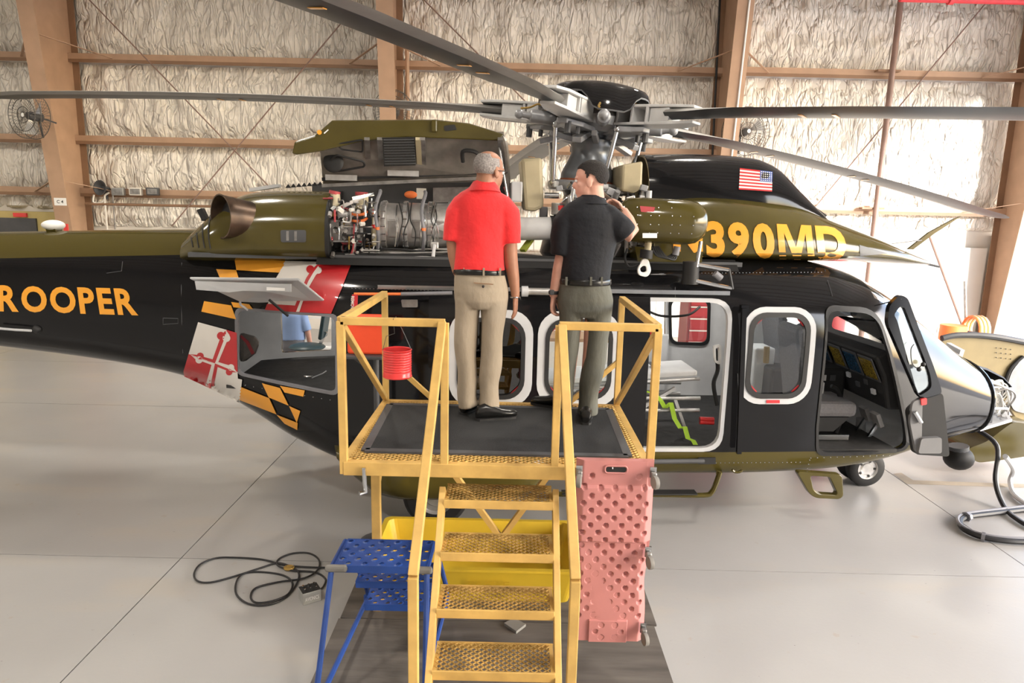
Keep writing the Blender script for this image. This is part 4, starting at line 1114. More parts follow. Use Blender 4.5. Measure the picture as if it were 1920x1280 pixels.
# ---- forward sliding fairing with registration
FAIR = Loft([(.42, 2.4, 2.98, .80, 2.5, 3, 2), (1.0, 2.4, 3.04, .80, 2.5, 2.8, 2), (1.8, 2.4, 2.98, .76, 2.5, 2.5, 2), (2.3, 2.4, 2.82, .64, 2.5, 2.3, 2), (2.8, 2.39, 2.66, .46, 2.48, 2.1, 2), (3.25, 2.38, 2.50, .24, 2.42, 2, 2), (3.5, 2.375, 2.42, .06, 2.39, 2, 2)])
mbf, _, _ = FAIR.shell(frange(.42, 3.5, .07), 56, .02)
fair = mbf.build('sliding_fairing', ['olive', 'beige'], heli)
TOPF = Loft([(.42, 2.75, 3.39, .50, 2.9, 2.6, 2), (1.0, 2.75, 3.41, .50, 2.9, 2.6, 2), (1.5, 2.75, 3.39, .48, 2.9, 2.6, 2), (1.7, 2.75, 3.33, .46, 2.9, 2.5, 2), (1.95, 2.75, 3.12, .44, 2.85, 2.3, 2), (2.15, 2.72, 2.93, .40, 2.8, 2.2, 2), (2.3, 2.7, 2.8, .34, 2.74, 2, 2)])
mbt, _, _ = TOPF.shell(frange(.42, 2.3, .06), 48, .02); mbt.build('intake_fairing', ['black', 'beige'], fair)
MB().prism([H(u, v, -.55) for u, v in ((1168, 308), (1206, 302), (1204, 352), (1190, 362), (1165, 358))], (0, .5, 0)).build('fairing_duct', 'beige', fair, bevel=.02)
lettering('N390MD', [(1262, 480), (1590, 489), (1581, 425), (1262, 411)], 'gold', fair, FAIR, .045, off=.006, gaps=.09)
decal('air_scoop', [[(1611, 459), (1612, 480), (1664, 475)]], 'dgrey', fair, FAIR, .006)
for k in range(13):
    t0, t1 = k / 13, (k + .99) / 13; x1 = .62 if k < 7 else 1.
    q4 = [quadmap([(1385, 355), (1447, 359), (1448, 322), (1387, 315)], *st_) for st_ in ((0, 1 - t1), (x1, 1 - t1), (x1, 1 - t0), (0, 1 - t0))]
    decal('flag_stripe', [[(p.x, p.y) for p in q4]], 'flagred' if k % 2 == 0 else 'flagwhite', fair, TOPF, .006, 20)
q4 = [quadmap([(1385, 355), (1447, 359), (1448, 322), (1387, 315)], *st_) for st_ in ((.62, 6 / 13), (1, 6 / 13), (1, 1), (.62, 1))]
decal('flag_canton', [[(p.x, p.y) for p in q4]], 'flagblue', fair, TOPF, .006, 20)
for a in range(6):
    for c in range(5):
        q_ = quadmap([(p.x, p.y) for p in q4], .1 + a * .16, .12 + c * .19); h_ = TOPF.hit(q_.x, q_.y, .009)
        if h_: MB().ball(h_, (.006, .002, .006), 6, 4).build('flag_star', 'flagwhite', fair)
MB().prism([H(u, v, 0) for u, v in ((1703, 467), (1712, 468), (1752, 438), (1803, 405), (1790, 410), (1742, 436))], (0, .03, 0)).build('wiper_fin', 'olive', fair)
MB().cyl(H(1672, 457, 0), H(1728, 450, 0), .006, 6).build('fin_stay', 'steel', fair)
MB().cyl(H(1740, 495, 0), H(1761, 500, 0), .012, 8).build('pitot_tube', 'dgrey', fair)
MB().bar(H(1508, 384, .2), H(1542, 408, .2), .12, .06).build('far_scoop', 'rubber', fair)
# ---- hoist pod
pc = H(1246, 415, -1.0)
pod = MB().lathe([(.02, -.42), (.12, -.40), (.175, -.34), (.19, -.2), (.19, .18), (.175, .27), (.13, .33), (.06, .36), (.01, .365)], pc, (1, 0, -.03), 28).build('hoist_pod', 'olive', heli)
MB().prism([H(u, v, -1.2) for u, v in ((1205, 437), (1232, 437), (1232, 446), (1205, 446))], (0, .006, 0)).build('placard', 'white', pod)
MB().prism([H(u, v, -1.175) for u, v in ((1200, 386), (1228, 388), (1226, 398), (1202, 397))], (0, .006, 0)).build('placard', 'hosered', pod)
for k in range(22): MB().ball(pc + V((-.28 + .09 * (k % 6) + .02 * (k % 2), -.19 * math.cos(R(-30 + 22 * (k // 6))), .19 * math.sin(R(-30 + 22 * (k // 6))))), .006, 6, 4).build('rivet', 'steel', pod)
MB().cyl(H(1216, 452, -1.02), H(1214, 470, -1.02), .03).build('cable_guide', 'beige', heli); MB().cyl(H(1213, 468, -1.02), H(1211, 484, -1.02), .055, 16).build('hoist_damper', 'rubber', heli)
MB().ring([H(u, v, -1.02) for u, v in rpoly([(1206, 484), (1216, 486), (1222, 508), (1214, 520), (1197, 516), (1195, 505)], 7)], [H(u, v, -1.02) for u, v in rpoly([(1206, 498), (1212, 499), (1213, 508), (1209, 511), (1202, 510), (1200, 503)], 3)], (0, .03, 0)).build('hoist_hook', 'white', heli, bevel=.005)
MB().prism([H(u, v, -.8) for u, v in ((1190, 462), (1318, 470), (1316, 492), (1196, 490))], (0, .3, 0)).build('hoist_mount', 'olive', heli)
MB().cyl(H(1296, 490, -1.05), H(1294, 532, -1.05), .07, 16).build('hoist_motor', 'rubber', heli)
for a, b_ in (((1306, 496), (1366, 506)), ((1304, 526), (1372, 540)), ((1366, 504), (1373, 542)), ((1314, 452), (1306, 500))): MB().cyl(H(*a, -1.1), H(*b_, -1.1), .016, 8).build('hoist_arm', 'steel' if a[1] != 504 else 'rubber', heli)
for k in range(5):
    MB().tube(smooth([H(1222 + 3 * k, 462, -.98), H(1230 + 5 * k, 478 + k, -1.02), H(1250 + 4 * k, 482 + k, -1.0), H(1268, 470, -.96)], 6), .009, 6).build('hoist_cable', 'rubber', heli)
MB().tube(smooth([H(1176, 466, -.9), H(1172, 485, -.95), H(1180, 500, -.98), H(1200, 494, -1.0)], 6), .01, 6).build('hoist_cable', 'rubber', heli)
MB().cyl(H(1270, 462, -1.0), H(1266, 478, -1.0), .03).build('electrical_plug', 'hose', heli)
MB().cyl(H(1340, 512, -1.08), H(1352, 522, -1.08), .03).build('electrical_plug', 'hose', heli)
# torque tube below the deck, red pole and its streamer
MB().cyl(H(664, 551, -1.16), H(752, 551, -1.16), .012).build('red_pole', 'orange', heli); MB().cyl(H(752, 551, -1.16), H(848, 549, -1.16), .016).build('pole_sleeve', 'hose', heli)
MB().cyl(H(980, 546, -1.15), H(1048, 547, -1.15), .03).build('actuator_tube', 'alu', heli); MB().cyl(H(978, 546, -1.15), H(990, 546, -1.15), .045).build('actuator_collar', 'lgrey', heli)
stx = MB().prism([H(u, v, -1.19) for u, v in ((660, 552), (671, 552), (669, 600), (664, 640), (655, 640), (659, 600))], (0, .006, 0)).build('streamer', 'flagred', heli)
v_, f_, w_, h_ = textmesh('REMOVE BEFORE FLIGHT', .02)
MB().add([H(*quadmap([(658.5, 555), (654.5, 638), (660.5, 638), (664.5, 555)], a, b_)[:2], -1.193) for a, b_ in v_], f_).build('lettering', 'flagwhite', stx)
plate([(752, 562), (783, 562), (783, 576), (754, 576)], -1.10, .02, 'vent_grille', 'alud', heli, None, 2)
# ---- gear, sponsons, steps
SP = Loft([(-2.38, .60, .72, .10, .66, 2, 2), (-2.2, .42, .74, .22, .6, 2, 2), (-1.98, .29, .76, .31, .54, 2.4, 2.4), (-1.7, .26, .78, .34, .52, 2.8, 2.8), (-.8, .28, .78, .34, .52, 2.8, 2.8), (-.58, .36, .76, .26, .56, 2.2, 2.2), (-.46, .55, .72, .10, .62, 2, 2)], cy=-.9)
for cy_ in (-.9, .9):
    SP.cy = cy_; sp = SP.solid(frange(-2.38, -.46, .08), 32).build('sponson', 'olive', heli)
SP.cy = -.9
def wheel(c, r, wd, name='wheel'):
    c = V(c); t_ = MB().lathe([(r * .55, -wd / 2), (r * .85, -wd / 2), (r * .97, -wd * .35), (r, -wd * .15), (r, wd * .15), (r * .97, wd * .35), (r * .85, wd / 2), (r * .55, wd / 2)], c, (0, 1, 0), 36, caps=False).build(name, 'rubber', heli)
    MB().lathe([(.03, -wd * .42), (r * .3, -wd * .42), (r * .35, -wd * .3), (r * .5, -wd * .3), (r * .56, -wd * .5), (r * .56, wd * .5), (r * .3, wd * .42), (.03, wd * .42)], c, (0, 1, 0), 24).build('wheel_rim', 'alu', t_)
    for k in range(5):
        a = k * PI * .4; MB().cyl(c + V((r * .42 * math.cos(a), -wd * .34, r * .42 * math.sin(a))), c + V((r * .42 * math.cos(a), -wd * .28, r * .42 * math.sin(a))), r * .07, 8).build('rim_hole', 'rubber', t_)
for s_ in (-1, 1):
    wheel((-1.5, s_ * .98, .3), .3, .2)
    MB().bar((-1.5, s_ * .95, .3), (-.95, s_ * .85, .42), .08, .1).build('trailing_arm', 'lgrey', heli)
    MB().cyl((-1.0, s_ * .98, .28), (-1.0, s_ * .75, .28), .06).build('arm_pivot', 'lgrey', heli)
    wheel((3.05, s_ * .1, .2), .2, .12, 'nose_wheel')
MB().cyl((3.05, -.1, .2), (3.05, .1, .2), .04).build('nose_axle', 'steel', heli); MB().cyl((3.05, 0, .2), (3.0, 0, .72), .05).build('nose_strut', 'lgrey', heli)
stp = [H(u, v, -1.22) for u, v in ((1040, 926), (1130, 926), (1240, 927), (1318, 928), (1334, 922), (1343, 904), (1350, 884))]
MB().tube(smooth(stp, 5), .03, 8, flat=.7).build('cabin_step', 'olive', heli)
MB().box(H(1180, 923, -1.22), (1.2, .1, .012)).build('step_tread', 'rubber', heli)
for u in (1100, 1348): MB().bar(H(u, 905 if u == 1100 else 886, -1.22), (H(u, 885, -.95)), .05, .03).build('step_bracket', 'olive', heli)
MB().ring([H(u, v, -1.12) for u, v in rpoly([(1494, 884), (1580, 890), (1582, 930), (1574, 936), (1530, 934), (1518, 926)], 8)], [H(u, v, -1.12) for u, v in rpoly([(1520, 892), (1556, 894), (1570, 924), (1568, 928), (1536, 926), (1526, 918)], 5)], (0, .07, 0)).build('crew_step', 'olive', heli, bevel=.01)
MB().tube([H(1382 + 9 * math.cos(a), 880 + 5 * math.sin(a), -1.05) for a in [k * PI / 8 for k in range(9)]], .012, 6).build('tow_ring', 'olive', heli)
MB().prism([H(u, v, -1.062) for u, v in ((1310, 858), (1342, 858), (1342, 870), (1310, 870))], (0, .02, 0)).build('step_recess', 'rubber', heli)
MB().cyl(H(1225, 865, -1.08), H(1320, 864, -1.08), .022).build('folded_step', 'dgrey', heli)
# ---- main gearbox, mast, rotor head
HUBZ = 3.80; HB = V((-.03, 0, 0))
TILT = Mx.Translation(HB + V((0, 0, 3.735))) @ Mx.Rotation(.082, 4, 'Y') @ Mx.Translation(V((0, 0, -HUBZ)))    # the mast leans towards the nose
def tilted(mb):
    mb.v = [TILT @ (p - HB) for p in mb.v]; return mb
MB().lathe([(.50, 2.42), (.46, 2.6), (.34, 2.72), (.30, 2.85), (.27, 3.0), (.20, 3.05)], HB, (0, 0, 1), 28).build('main_gearbox', 'alud', heli)
for k in range(18):
    a = 2 * PI * k / 18; d = V((math.cos(a), math.sin(a), 0)); MB().bar(HB + d * .45 + V((0, 0, 2.45)), HB + d * .3 + V((0, 0, 2.9)), .03, .06).build('gearbox_rib', 'hubgrey', heli)
for k in range(46):
    a = rp_.uniform(PI, 2 * PI); r_ = rp_.uniform(.34, .55); z = rp_.uniform(2.46, 3.1); d = V((math.cos(a), math.sin(a), 0)); p = HB + d * r_ + V((0, 0, z)); s_ = rp_.uniform(.03, .09)
    if k % 3 == 0: MB().box(p, (s_, s_, s_ * 1.3), Mx.Rotation(rp_.uniform(0, 3), 3, 'Z')).build('gearbox_unit', ('hubgrey', 'alu', 'lgrey')[k % 3 if k % 2 else 1], heli, bevel=.008)
    elif k % 3 == 1: MB().cyl(p, p + V((rp_.uniform(-.06, .06), -.05, s_)), s_ * .4, 10).build('gearbox_fitting', ('steel', 'hubgrey', 'rubber')[k % 2], heli)
    else: MB().tube(smooth([p, p + V((rp_.uniform(-.15, .15), -.06, rp_.uniform(-.12, .12))), p + V((rp_.uniform(-.2, .2), 0, rp_.uniform(-.3, .1)))], 5), .01, 6).build('hydraulic_pipe', ('steel', 'rubber', 'lgrey')[k % 2], heli)
for k in range(90):     # pumps, servo links and pipes on the near side of the gearbox
    p = V((rp_.uniform(-.42, .46), rp_.uniform(-.62, -.42), rp_.uniform(2.46, 3.06))); s_ = rp_.uniform(.025, .07); d = V((rp_.choice((-1, 0, 1)), rp_.choice((-1, 0)), rp_.choice((-1, 0, 1)))); d = d if d.length else V((0, 0, 1)); d.normalize()
    if k % 4 == 0: MB().box(p, (s_ * 1.4, s_, s_ * 1.1), Mx.Rotation(rp_.uniform(-.4, .4), 3, 'Y')).build('gearbox_unit', ('hubgrey', 'alu', 'lgrey', 'alud')[(k // 4) % 4], heli, bevel=.006)
    elif k % 4 == 1: MB().cyl(p, p + d * s_ * 2.2, s_ * .45, 10).build('gearbox_fitting', ('steel', 'lgrey', 'alu')[(k // 4) % 3], heli)
    elif k % 4 == 2: MB().tube(smooth([p, p + V((rp_.uniform(-.12, .12), -.03, rp_.uniform(-.1, .1))), p + V((rp_.uniform(-.2, .2), 0, rp_.uniform(-.2, .2)))], 5), .008, 6).build('hydraulic_pipe', ('steel', 'rubber', 'brass', 'lgrey')[(k // 4) % 4], heli)
    else: p.x = min(p.x, .12 - .3 * rp_.random()); p.z = min(p.z, 2.84); MB().bar(p, p + V((rp_.uniform(-.05, .05), 0, rp_.uniform(.12, .24))), .022, .03).build('servo_link', ('lgrey', 'steel')[(k // 4) % 2], heli, bevel=.004)
for x_ in (-.28, .3): MB().cyl((x_, -.5, 2.5), (x_ * .9, -.38, 3.08), .036, 14).build('servo_actuator', 'lgrey', heli)
MB().cyl(H(1052, 385, -.5), H(1052, 394, -.5), .028).build('red_filter', 'redpaint', heli)
MB().prism([H(u, v, -.45) for u, v in ((977, 297), (1017, 295), (1020, 388), (1004, 396), (984, 394))], (0, .4, 0)).build('intake_duct', 'beige', heli, bevel=.03)
MB().box(H(968, 360, -.4), (.1, .2, .18)).build('intake_actuator', 'lgrey', heli, bevel=.01)
for k in range(3): MB().tube(smooth([H(1046, 412 - 4 * k, -.62), H(1062, 398 - 5 * k, -.68), H(1078, 390 - 4 * k, -.72), H(1086, 384 - 3 * k, -.72)], 6), .02, 8).build('braided_loom', mat('loom%d' % k, (.12, .08, .05), .7, var=.9, scale=60), heli)
tilted(MB().lathe([(.19, 2.98), (.22, 3.06), (.25, 3.10), (.25, 3.16), (.262, 3.17), (.262, 3.24), (.25, 3.28), (.215, 3.36), (.185, 3.44), (.19, 3.5), (.2, 3.52), (.2, 3.58), (.16, 3.6), (.14, 3.75)], HB, (0, 0, 1), 36)).build('rotor_mast', mat('mastgrey', (.13, .14, .155), .3, metal=.3, var=.15), heli)
tilted(MB().lathe([(.265, 3.165), (.267, 3.18), (.265, 3.195)], HB, (0, 0, 1), 36, caps=False)).build('mast_band', mat('rust', (.3, .08, .03), .6, var=.4, scale=20), heli)
swp = tilted(MB().lathe([(.2, 3.08), (.36, 3.08), (.38, 3.11), (.38, 3.15), (.36, 3.17), (.2, 3.17)], HB, (0, 0, 1), 30)).build('swashplate', 'hubgrey', heli)
ANG = [R(d) - HYAW for d in (27, 99, 171, 243, 315)]
tilted(MB().lathe([(.1, 3.62), (.3, 3.64), (.36, 3.7), (.36, 3.78), (.3, 3.84), (.12, 3.9)], HB, (0, 0, 1), 30)).build('rotor_hub', 'hubgrey', heli)
def droop(r): return .0066 * r * r
CH = .44
def airfoil(c, th):     # chordwise, leading edge at +y
    up_ = [(1, 0), (.9, .45), (.75, .75), (.5, 1), (.25, .75), (.0, .08)]
    pts = [(c * (x - .65), th * z / 2) for x, z in up_] + [(c * (x - .65), -th * z * .42) for x, z in up_[::-1][1:-1]]
    return pts
rings = []
for r_, c_, th in ((.86, .20, .11), (1.1, .24, .10), (1.35, .36, .075), (1.6, CH, .06), (2.5, CH, .058), (3.5, CH, .055), (4.5, CH, .052), (5.5, CH, .048), (6.3, CH, .045), (6.65, CH * .9, .04), (6.85, CH * .6, .03), (6.92, CH * .4, .02)):
    sw = 0 if r_ < 6.3 else -.12 * ((r_ - 6.3) / .6)
    rings.append([V((r_, y + sw, HUBZ - droop(r_) + z)) for y, z in airfoil(c_, th)])
bm_ = MB().loft(rings); nA = len(rings[0])
k = 0
for f in range(len(bm_.f)):
    if len(bm_.f[f]) == 4:
        j = f % nA
        bm_.m[f] = 1 if j in (0, 1, nA - 1, nA - 2) else (2 if j in (2, 3, 4, 5) and j < 6 else 0)
        if j in (2, 3, 4): bm_.m[f] = 1
        if j == 5: bm_.m[f] = 0
blade0 = None
def rotor_copy(ob, ang, parent=heli):
    c = share(ob, parent=parent); c.matrix_basis = TILT @ Mx.Rotation(ang, 4, 'Z'); return c
def rotset(mb, name, mt, bevel=0):
    ob = mb.build(name, mt, heli, bevel=bevel); ob.matrix_basis = TILT @ Mx.Rotation(ANG[0], 4, 'Z'); L = [ob]
    for a in ANG[1:]: L.append(rotor_copy(ob, a))
    return L
blades = rotset(bm_, 'rotor_blade', ['bladelo', 'bladele', 'bladele'])
def bz(r_): return HUBZ - droop(r_) - .028
stripes = []
for r_ in (2.05, 2.3, 3.7, 3.95):
    q = MB().prism([(r_, -.12, bz(r_) + .004), (r_ + .03, -.12, bz(r_ + .03) + .004), (r_ + .03, -.02, bz(r_ + .03) - .0), (r_, -.02, bz(r_) - .0)], (0, 0, -.004)).build('blade_mark', 'gold', blades[0]); stripes.append(q)
for bl in blades[1:]:
    for q in stripes: share(q, parent=bl)
gp = MB()       # blade grip: forked yoke
gp.prism([(.34, -.13, 3.86), (.95, -.10, 3.845), (1.12, -.06, 3.84), (1.12, .08, 3.84), (.95, .13, 3.845), (.34, .13, 3.86)], (0, 0, .025))
gp.prism([(.34, -.13, 3.70), (.95, -.10, 3.70), (1.12, -.06, 3.715), (1.12, .08, 3.715), (.95, .13, 3.70), (.34, .13, 3.70)], (0, 0, .025))
for x in (.36, .52, .68): gp.box((x, 0, 3.79), (.025, .24, .16))
gp.box((.8, 0, 3.785), (.2, .19, .12)); gp.box((.5, .115, 3.79), (.3, .012, .15))
rotset(gp, 'blade_grip', 'hublight', .006)
rotset(MB().prism([(.2, -.1, 3.62), (.5, -.16, 3.63), (.66, -.1, 3.64), (.66, .0, 3.64), (.5, .1, 3.63), (.2, .14, 3.62)], (0, 0, .045)), 'hub_arm', 'hubgrey', .008)
rotset(MB().bar((.2, .02, 3.62), (.5, .05, 3.52), .09, .05).bar((.12, .1, 3.55), (.4, .17, 3.6), .05, .05), 'hub_web', 'hubgrey', .006)
dm = MB().lathe([(.03, 0), (.03, .06), (.058, .07), (.058, .3), (.04, .31), (.03, .34), (.03, .4)], (.30, .2, 3.72), (.93, .38, 0), 14); dm.ball((.30, .2, 3.72), .045, 10, 6).ball((.68, .35, 3.72), .045, 10, 6)
rotset(dm, 'lag_damper', 'hubgrey')
pl = MB().cyl((.44, -.2, 3.64), (.36, -.2, 3.14), .021, 10); pl.ball((.44, -.2, 3.65), .034, 10, 6).ball((.36, -.2, 3.13), .034, 10, 6)
rotset(pl, 'pitch_link', 'steel')
rotset(MB().bar((.62, -.05, 3.66), (.42, -.21, 3.65), .06, .05), 'pitch_horn', 'hubgrey', .01)
rotset(MB().bar((.2, -.1, 3.12), (.38, -.2, 3.12), .07, .06), 'swash_arm', 'hublight', .01)
rotset(MB().cyl((.62, .0, 3.66), (.62, 0, 3.56), .03, 8), 'hub_bolt', 'dgrey'); rotset(MB().cyl((.5, .05, 3.64), (.5, .05, 3.57), .022, 8), 'hub_bolt', 'dgrey')
rc = random.Random(4)
lm = MB().tube(smooth([(.45, .2, 3.8), (.52, .24, 3.84), (.6, .26, 3.8), (.68, .3, 3.78)], 4), .01, 6); rotset(lm, 'hub_wire', 'brass')
# head cap: dome scalloped over each blade
N = 60; rgs = []
for i in range(9):
    s_ = i / 8; rr = .56 * math.sin(s_ * PI / 2); rg_ = []
    for j in range(N):
        a = 2 * PI * j / N; cut = 0
        for A_ in ANG:
            d = abs((a - A_ + PI) % (2 * PI) - PI); cut = max(cut, math.exp(-(d / .27) ** 4))
        z = 4.10 - .20 * s_ ** 2.2 + (.05 * cut - .10 * (1 - cut)) * max(0, s_ - .55) / .45
        rg_.append(HB + V((rr * math.cos(a) * 1.0, rr * math.sin(a), z)))
    rgs.append(rg_)
cp_ = MB().loft(rgs, caps=False); rg2 = [[p * 1.0 + V((0, 0, -.014)) for p in r] for r in rgs]; cp_.loft(rg2, caps=False, m=1)
cp_.loft([rgs[-1], rg2[-1]], caps=False, m=1); tilted(cp_).build('rotor_head_cap', ['black', 'dgrey'], heli)
tilted(MB().lathe([(.2, 3.88), (.2, 3.98), (.34, 4.0), (.34, 4.02), (.1, 4.03)], HB, (0, 0, 1), 24)).build('cap_mount', 'black', heli)
for a in (ANG[3] + .65, ANG[4] + .4):
    tilted(MB().prism([HB + V((.3 * math.cos(a - .25), .3 * math.sin(a - .25), 3.98)), HB + V((.44 * math.cos(a - .15), .44 * math.sin(a - .15), 3.9)), HB + V((.44 * math.cos(a + .2), .44 * math.sin(a + .2), 3.93)), HB + V((.3 * math.cos(a + .2), .3 * math.sin(a + .2), 4.0))], (0, 0, .012))).build('cap_liner', 'gold', heli)
# ------------------------------------------------------------------ work stand with stairs
PZ = 1.42; PX0, PX1, PY0, PY1 = -.93, .79, 3.65, 4.92; SX0, SX1 = -.365, .255
RZ = PZ + .79
def expanded(x0, x1, y0, y1, z, mb, dx=.044, dy=.019, hole=None):
    """expanded metal: zigzag strands that touch at their peaks"""
    n = int((y1 - y0) / dy); cols = int((x1 - x0) / dx)
    for r_ in range(n):
        y = y0 + (r_ + .5) * dy; s_ = 1 if r_ % 2 else -1
        for c in range(cols * 2):
            xa = x0 + c * dx / 2; xb = xa + dx / 2; sg = s_ * (1 if c % 2 else -1)
            if hole and hole[0] < xa < hole[1] and hole[2] < y < hole[3]: continue
            mb.ribbon((xa, y - sg * dy * .5, z), (xb, y + sg * dy * .5, z), .0052, .006)
    return mb
std = thing('work_stand', 'yellow steel maintenance stand with expanded-metal deck and stairs beside helicopter', 'work stand', (-.07, 4.2, 0))
cor = [(PX0, PY0), (PX1, PY0), (PX1, PY1), (PX0, PY1)]
for i in range(4):
    a, b_ = cor[i], cor[(i + 1) % 4]; MB().bar((*a, PZ - .045), (*b_, PZ - .045), .05, .08, side=(b_[1] - a[1], -(b_[0] - a[0]), 0)).build('deck_beam', 'yellow', std, bevel=.004)
expanded(PX0 + .02, PX1 - .02, PY0 + .02, PY1 - .02, PZ - .004, MB(), hole=(PX0 + .2, PX1 - .2, PY0 + .25, PY1 - .2)).build('deck_mesh', 'yellow', std, kind='stuff')
for x in (-.45, .0, .4): MB().box((x, (PY0 + PY1) / 2, PZ - .05), (.04, PY1 - PY0, .05)).build('deck_joist', 'yellow', std)
for x in (PX0 + .02, PX1 - .02):
    MB().box((x, 4.42, (PZ - .08) / 2 + .007), (.06, .055, PZ - .095)).build('leg', 'yellow', std, bevel=.004)
    MB().bar((x, 4.40, .04), (x, PY1 + .1, .04), .05).build('base_runner', 'yellow', std)
    MB().bar((x, 4.44, PZ - .5), (x, PY1 - .05, PZ - .08), .04).build('knee_brace', 'yellow', std)
MB().bar((PX0 + .2, PY1 - .05, PZ - .1), (-.05, PY1 - .05, .35), .05, .04).build('leg_brace', 'yellow', std); MB().bar((PX1 - .2, PY1 - .05, PZ - .1), (-.05, PY1 - .05, .35), .05, .04).build('leg_brace', 'yellow', std)
def post(p, q, name='rail_post', w=.042): return MB().bar(p, q, w, w, side=(1, 0, 0)).build(name, 'yellow', std, bevel=.003)
for x, y in ((PX0, PY0), (SX0, PY0), (SX1, PY0), (PX1, PY0), (PX0 + .0, PY1), (PX1 - .0, PY1)):
    post((x, y, PZ - .08), (x, y, RZ))
for a, b_ in (((PX0, PY0), (SX0, PY0)), ((SX1, PY0), (PX1, PY0)), ((PX0, PY0), (PX0, PY1)), ((PX1, PY0), (PX1, PY1))):
    MB().bar((*a, RZ), (*b_, RZ), .042, .042, side=(0, 0, 1)).build('top_rail', 'yellow', std, bevel=.003)
for x in (PX0, PX1):
    MB().bar((x, PY0 + .03, RZ - .03), (x, PY1 - .03, PZ + .02), .035, .035).build('rail_brace', 'yellow', std, bevel=.003)
    s_ = 1 if x < 0 else -1; MB().bar((x, PY1, PZ + .33), (x + s_ * .36, PY1, PZ), .035, .035).build('rail_brace', 'yellow', std, bevel=.003)
dv = V((0, -.19, -.22)); 
for x in (SX0 - .015, SX1 + .015):
    a = V((x, 3.82, PZ)); MB().bar(a + dv * .75 + V((0, .05, -.03)), a + dv * 6.35 + V((0, .05, 0)), .035, .09, side=(1, 0, 0)).build('stringer', 'yellow', std, bevel=.003)
    top = V((x, PY0, RZ)); bot = top + dv * 4.55; so_ = -1 if x < 0 else 1; bot.x += so_ * .035
    MB().bar(top, bot, .045, .045, side=(1, 0, 0)).build('handrail', 'yellow', std, bevel=.004)
    MB().bar(bot, (bot.x, bot.y, .04), .045, .045, side=(1, 0, 0)).build('handrail_post', 'yellow', std, bevel=.004)
    MB().bar(V((bot.x, bot.y, .5)), V((x, 3.82 - .19 * 5.3, .28)), .03).build('handrail_tie', 'yellow', std)
for k in range(1, 7):
    yf, z = 3.82 - .19 * k, PZ - .22 * k
    tr = expanded(SX0 + .01, SX1 - .01, yf, yf + .23, z, MB(), .042, .0175).build('tread', mat('tread%d' % k, (.52, .33, .10), .5, metal=.2, var=.55, scale=9), std, kind='stuff')
    MB().box(((SX0 + SX1) / 2, yf - .006, z - .02), (SX1 - SX0, .012, .05)).build('tread_nosing', 'yellow', std, bevel=.003)
    MB().box(((SX0 + SX1) / 2, yf + .235, z - .015), (SX1 - SX0, .01, .035)).build('tread_back', 'yellow', std)
    for x in (SX0 + .012, SX1 - .012): MB().box((x, yf + .115, z - .015), (.02, .23, .03)).build('tread_side', 'yellow', std)
MB().tube([V((PX0 + .12, PY0 - .04, PZ - .03)), V((PX0 + .125, PY0 - .05, PZ - .12)), V((PX0 + .13, PY0 - .05, PZ - .17)), V((PX0 + .1, PY0 - .07, PZ - .17))], .012, 8).build('latch_pin', 'steel', std)
mt4 = [WZ(u, v, PZ + .012) for u, v in ((690, 846), (1176, 853), (1132, 769), (736, 762))]
mt4 = [(PX0 + .09, PY0 + .14), (PX1 - .1, PY0 + .14), (PX1 - .08, PY1 - .16), (PX0 + .06, PY1 - .16)]
fm = thing('floor_mat', 'black rubber anti-fatigue mat lying on the yellow work stand deck', 'mat', (-.07, 4.2, PZ))
MB().prism([(x, y, PZ) for x, y in mt4], (0, 0, .012)).build('mat_sheet', 'matrub', fm)
for i in range(4):
    a, b_ = mt4[i], mt4[(i + 1) % 4]; MB().bar((*a, PZ + .006), (*b_, PZ + .006), .05, .013, side=(b_[1] - a[1], -(b_[0] - a[0]), 0)).build('mat_edge', 'dgrey', fm)
# red tin hanging from the rail
cn = WY(745, 690, PY0 + .06); cx_, cy_ = cn.x, cn.y; zb_ = WY(745, 706, PY0 + .06).z; zt_ = WY(745, 654, PY0 + .06).z; r_ = .079
can = thing('red_tin', 'ribbed red tin can hanging by a wire from the yellow rail', 'tin can', (cx_, cy_, zb_))
prof = [(.01, 0), (r_, 0), (r_ + .003, .006), (r_, .012)]; h_ = zt_ - zb_
for k in range(9):
    z = .03 + k * .014; prof += [(r_, z), (r_ - .003, z + .004), (r_, z + .009)]
prof += [(r_, h_ - .008), (r_ + .003, h_ - .003), (r_, h_), (r_ - .005, h_ - .004), (r_ - .006, .02), (.01, .018)]
MB().lathe(prof, (cx_, cy_, zb_), (0, 0, 1), 32).build('tin_body', 'redpaint', can)
MB().lathe([(r_ - .007, h_ - .03), (.002, h_ - .032)], (cx_, cy_, zb_), (0, 0, 1), 24, caps=False).build('tin_inside', 'alud', can)
MB().tube([V((cx_ - r_, cy_, zt_ - .005)), V((cx_ - .06, cy_, zt_ + .07)), V((cx_ - .01, cy_ - .02, zt_ + .09)), V((cx_ - .005, PY0 - .025, RZ + .022)), V((cx_, PY0 + .03, RZ + .024)), V((cx_ + .04, cy_, zt_ + .085)), V((cx_ + r_, cy_, zt_ - .005))], .0018, 5).build('wire_handle', 'wire', can)
# plywood sheets on the floor under the stand
for k, (x0, x1, y0, y1, nm) in enumerate(((-1.16, 1.03, 1.9, 4.30, 'worn brown board on the floor beneath the stairs'), (-1.15, 1.05, 4.31, 5.7, 'worn brown board on the floor under the yellow tub'))):
    one(MB().box(((x0 + x1) / 2, (y0 + y1) / 2, .007), (x1 - x0, y1 - y0, .014)), 'floor_board', 'board', nm, 'board', group='boards under the work stand')
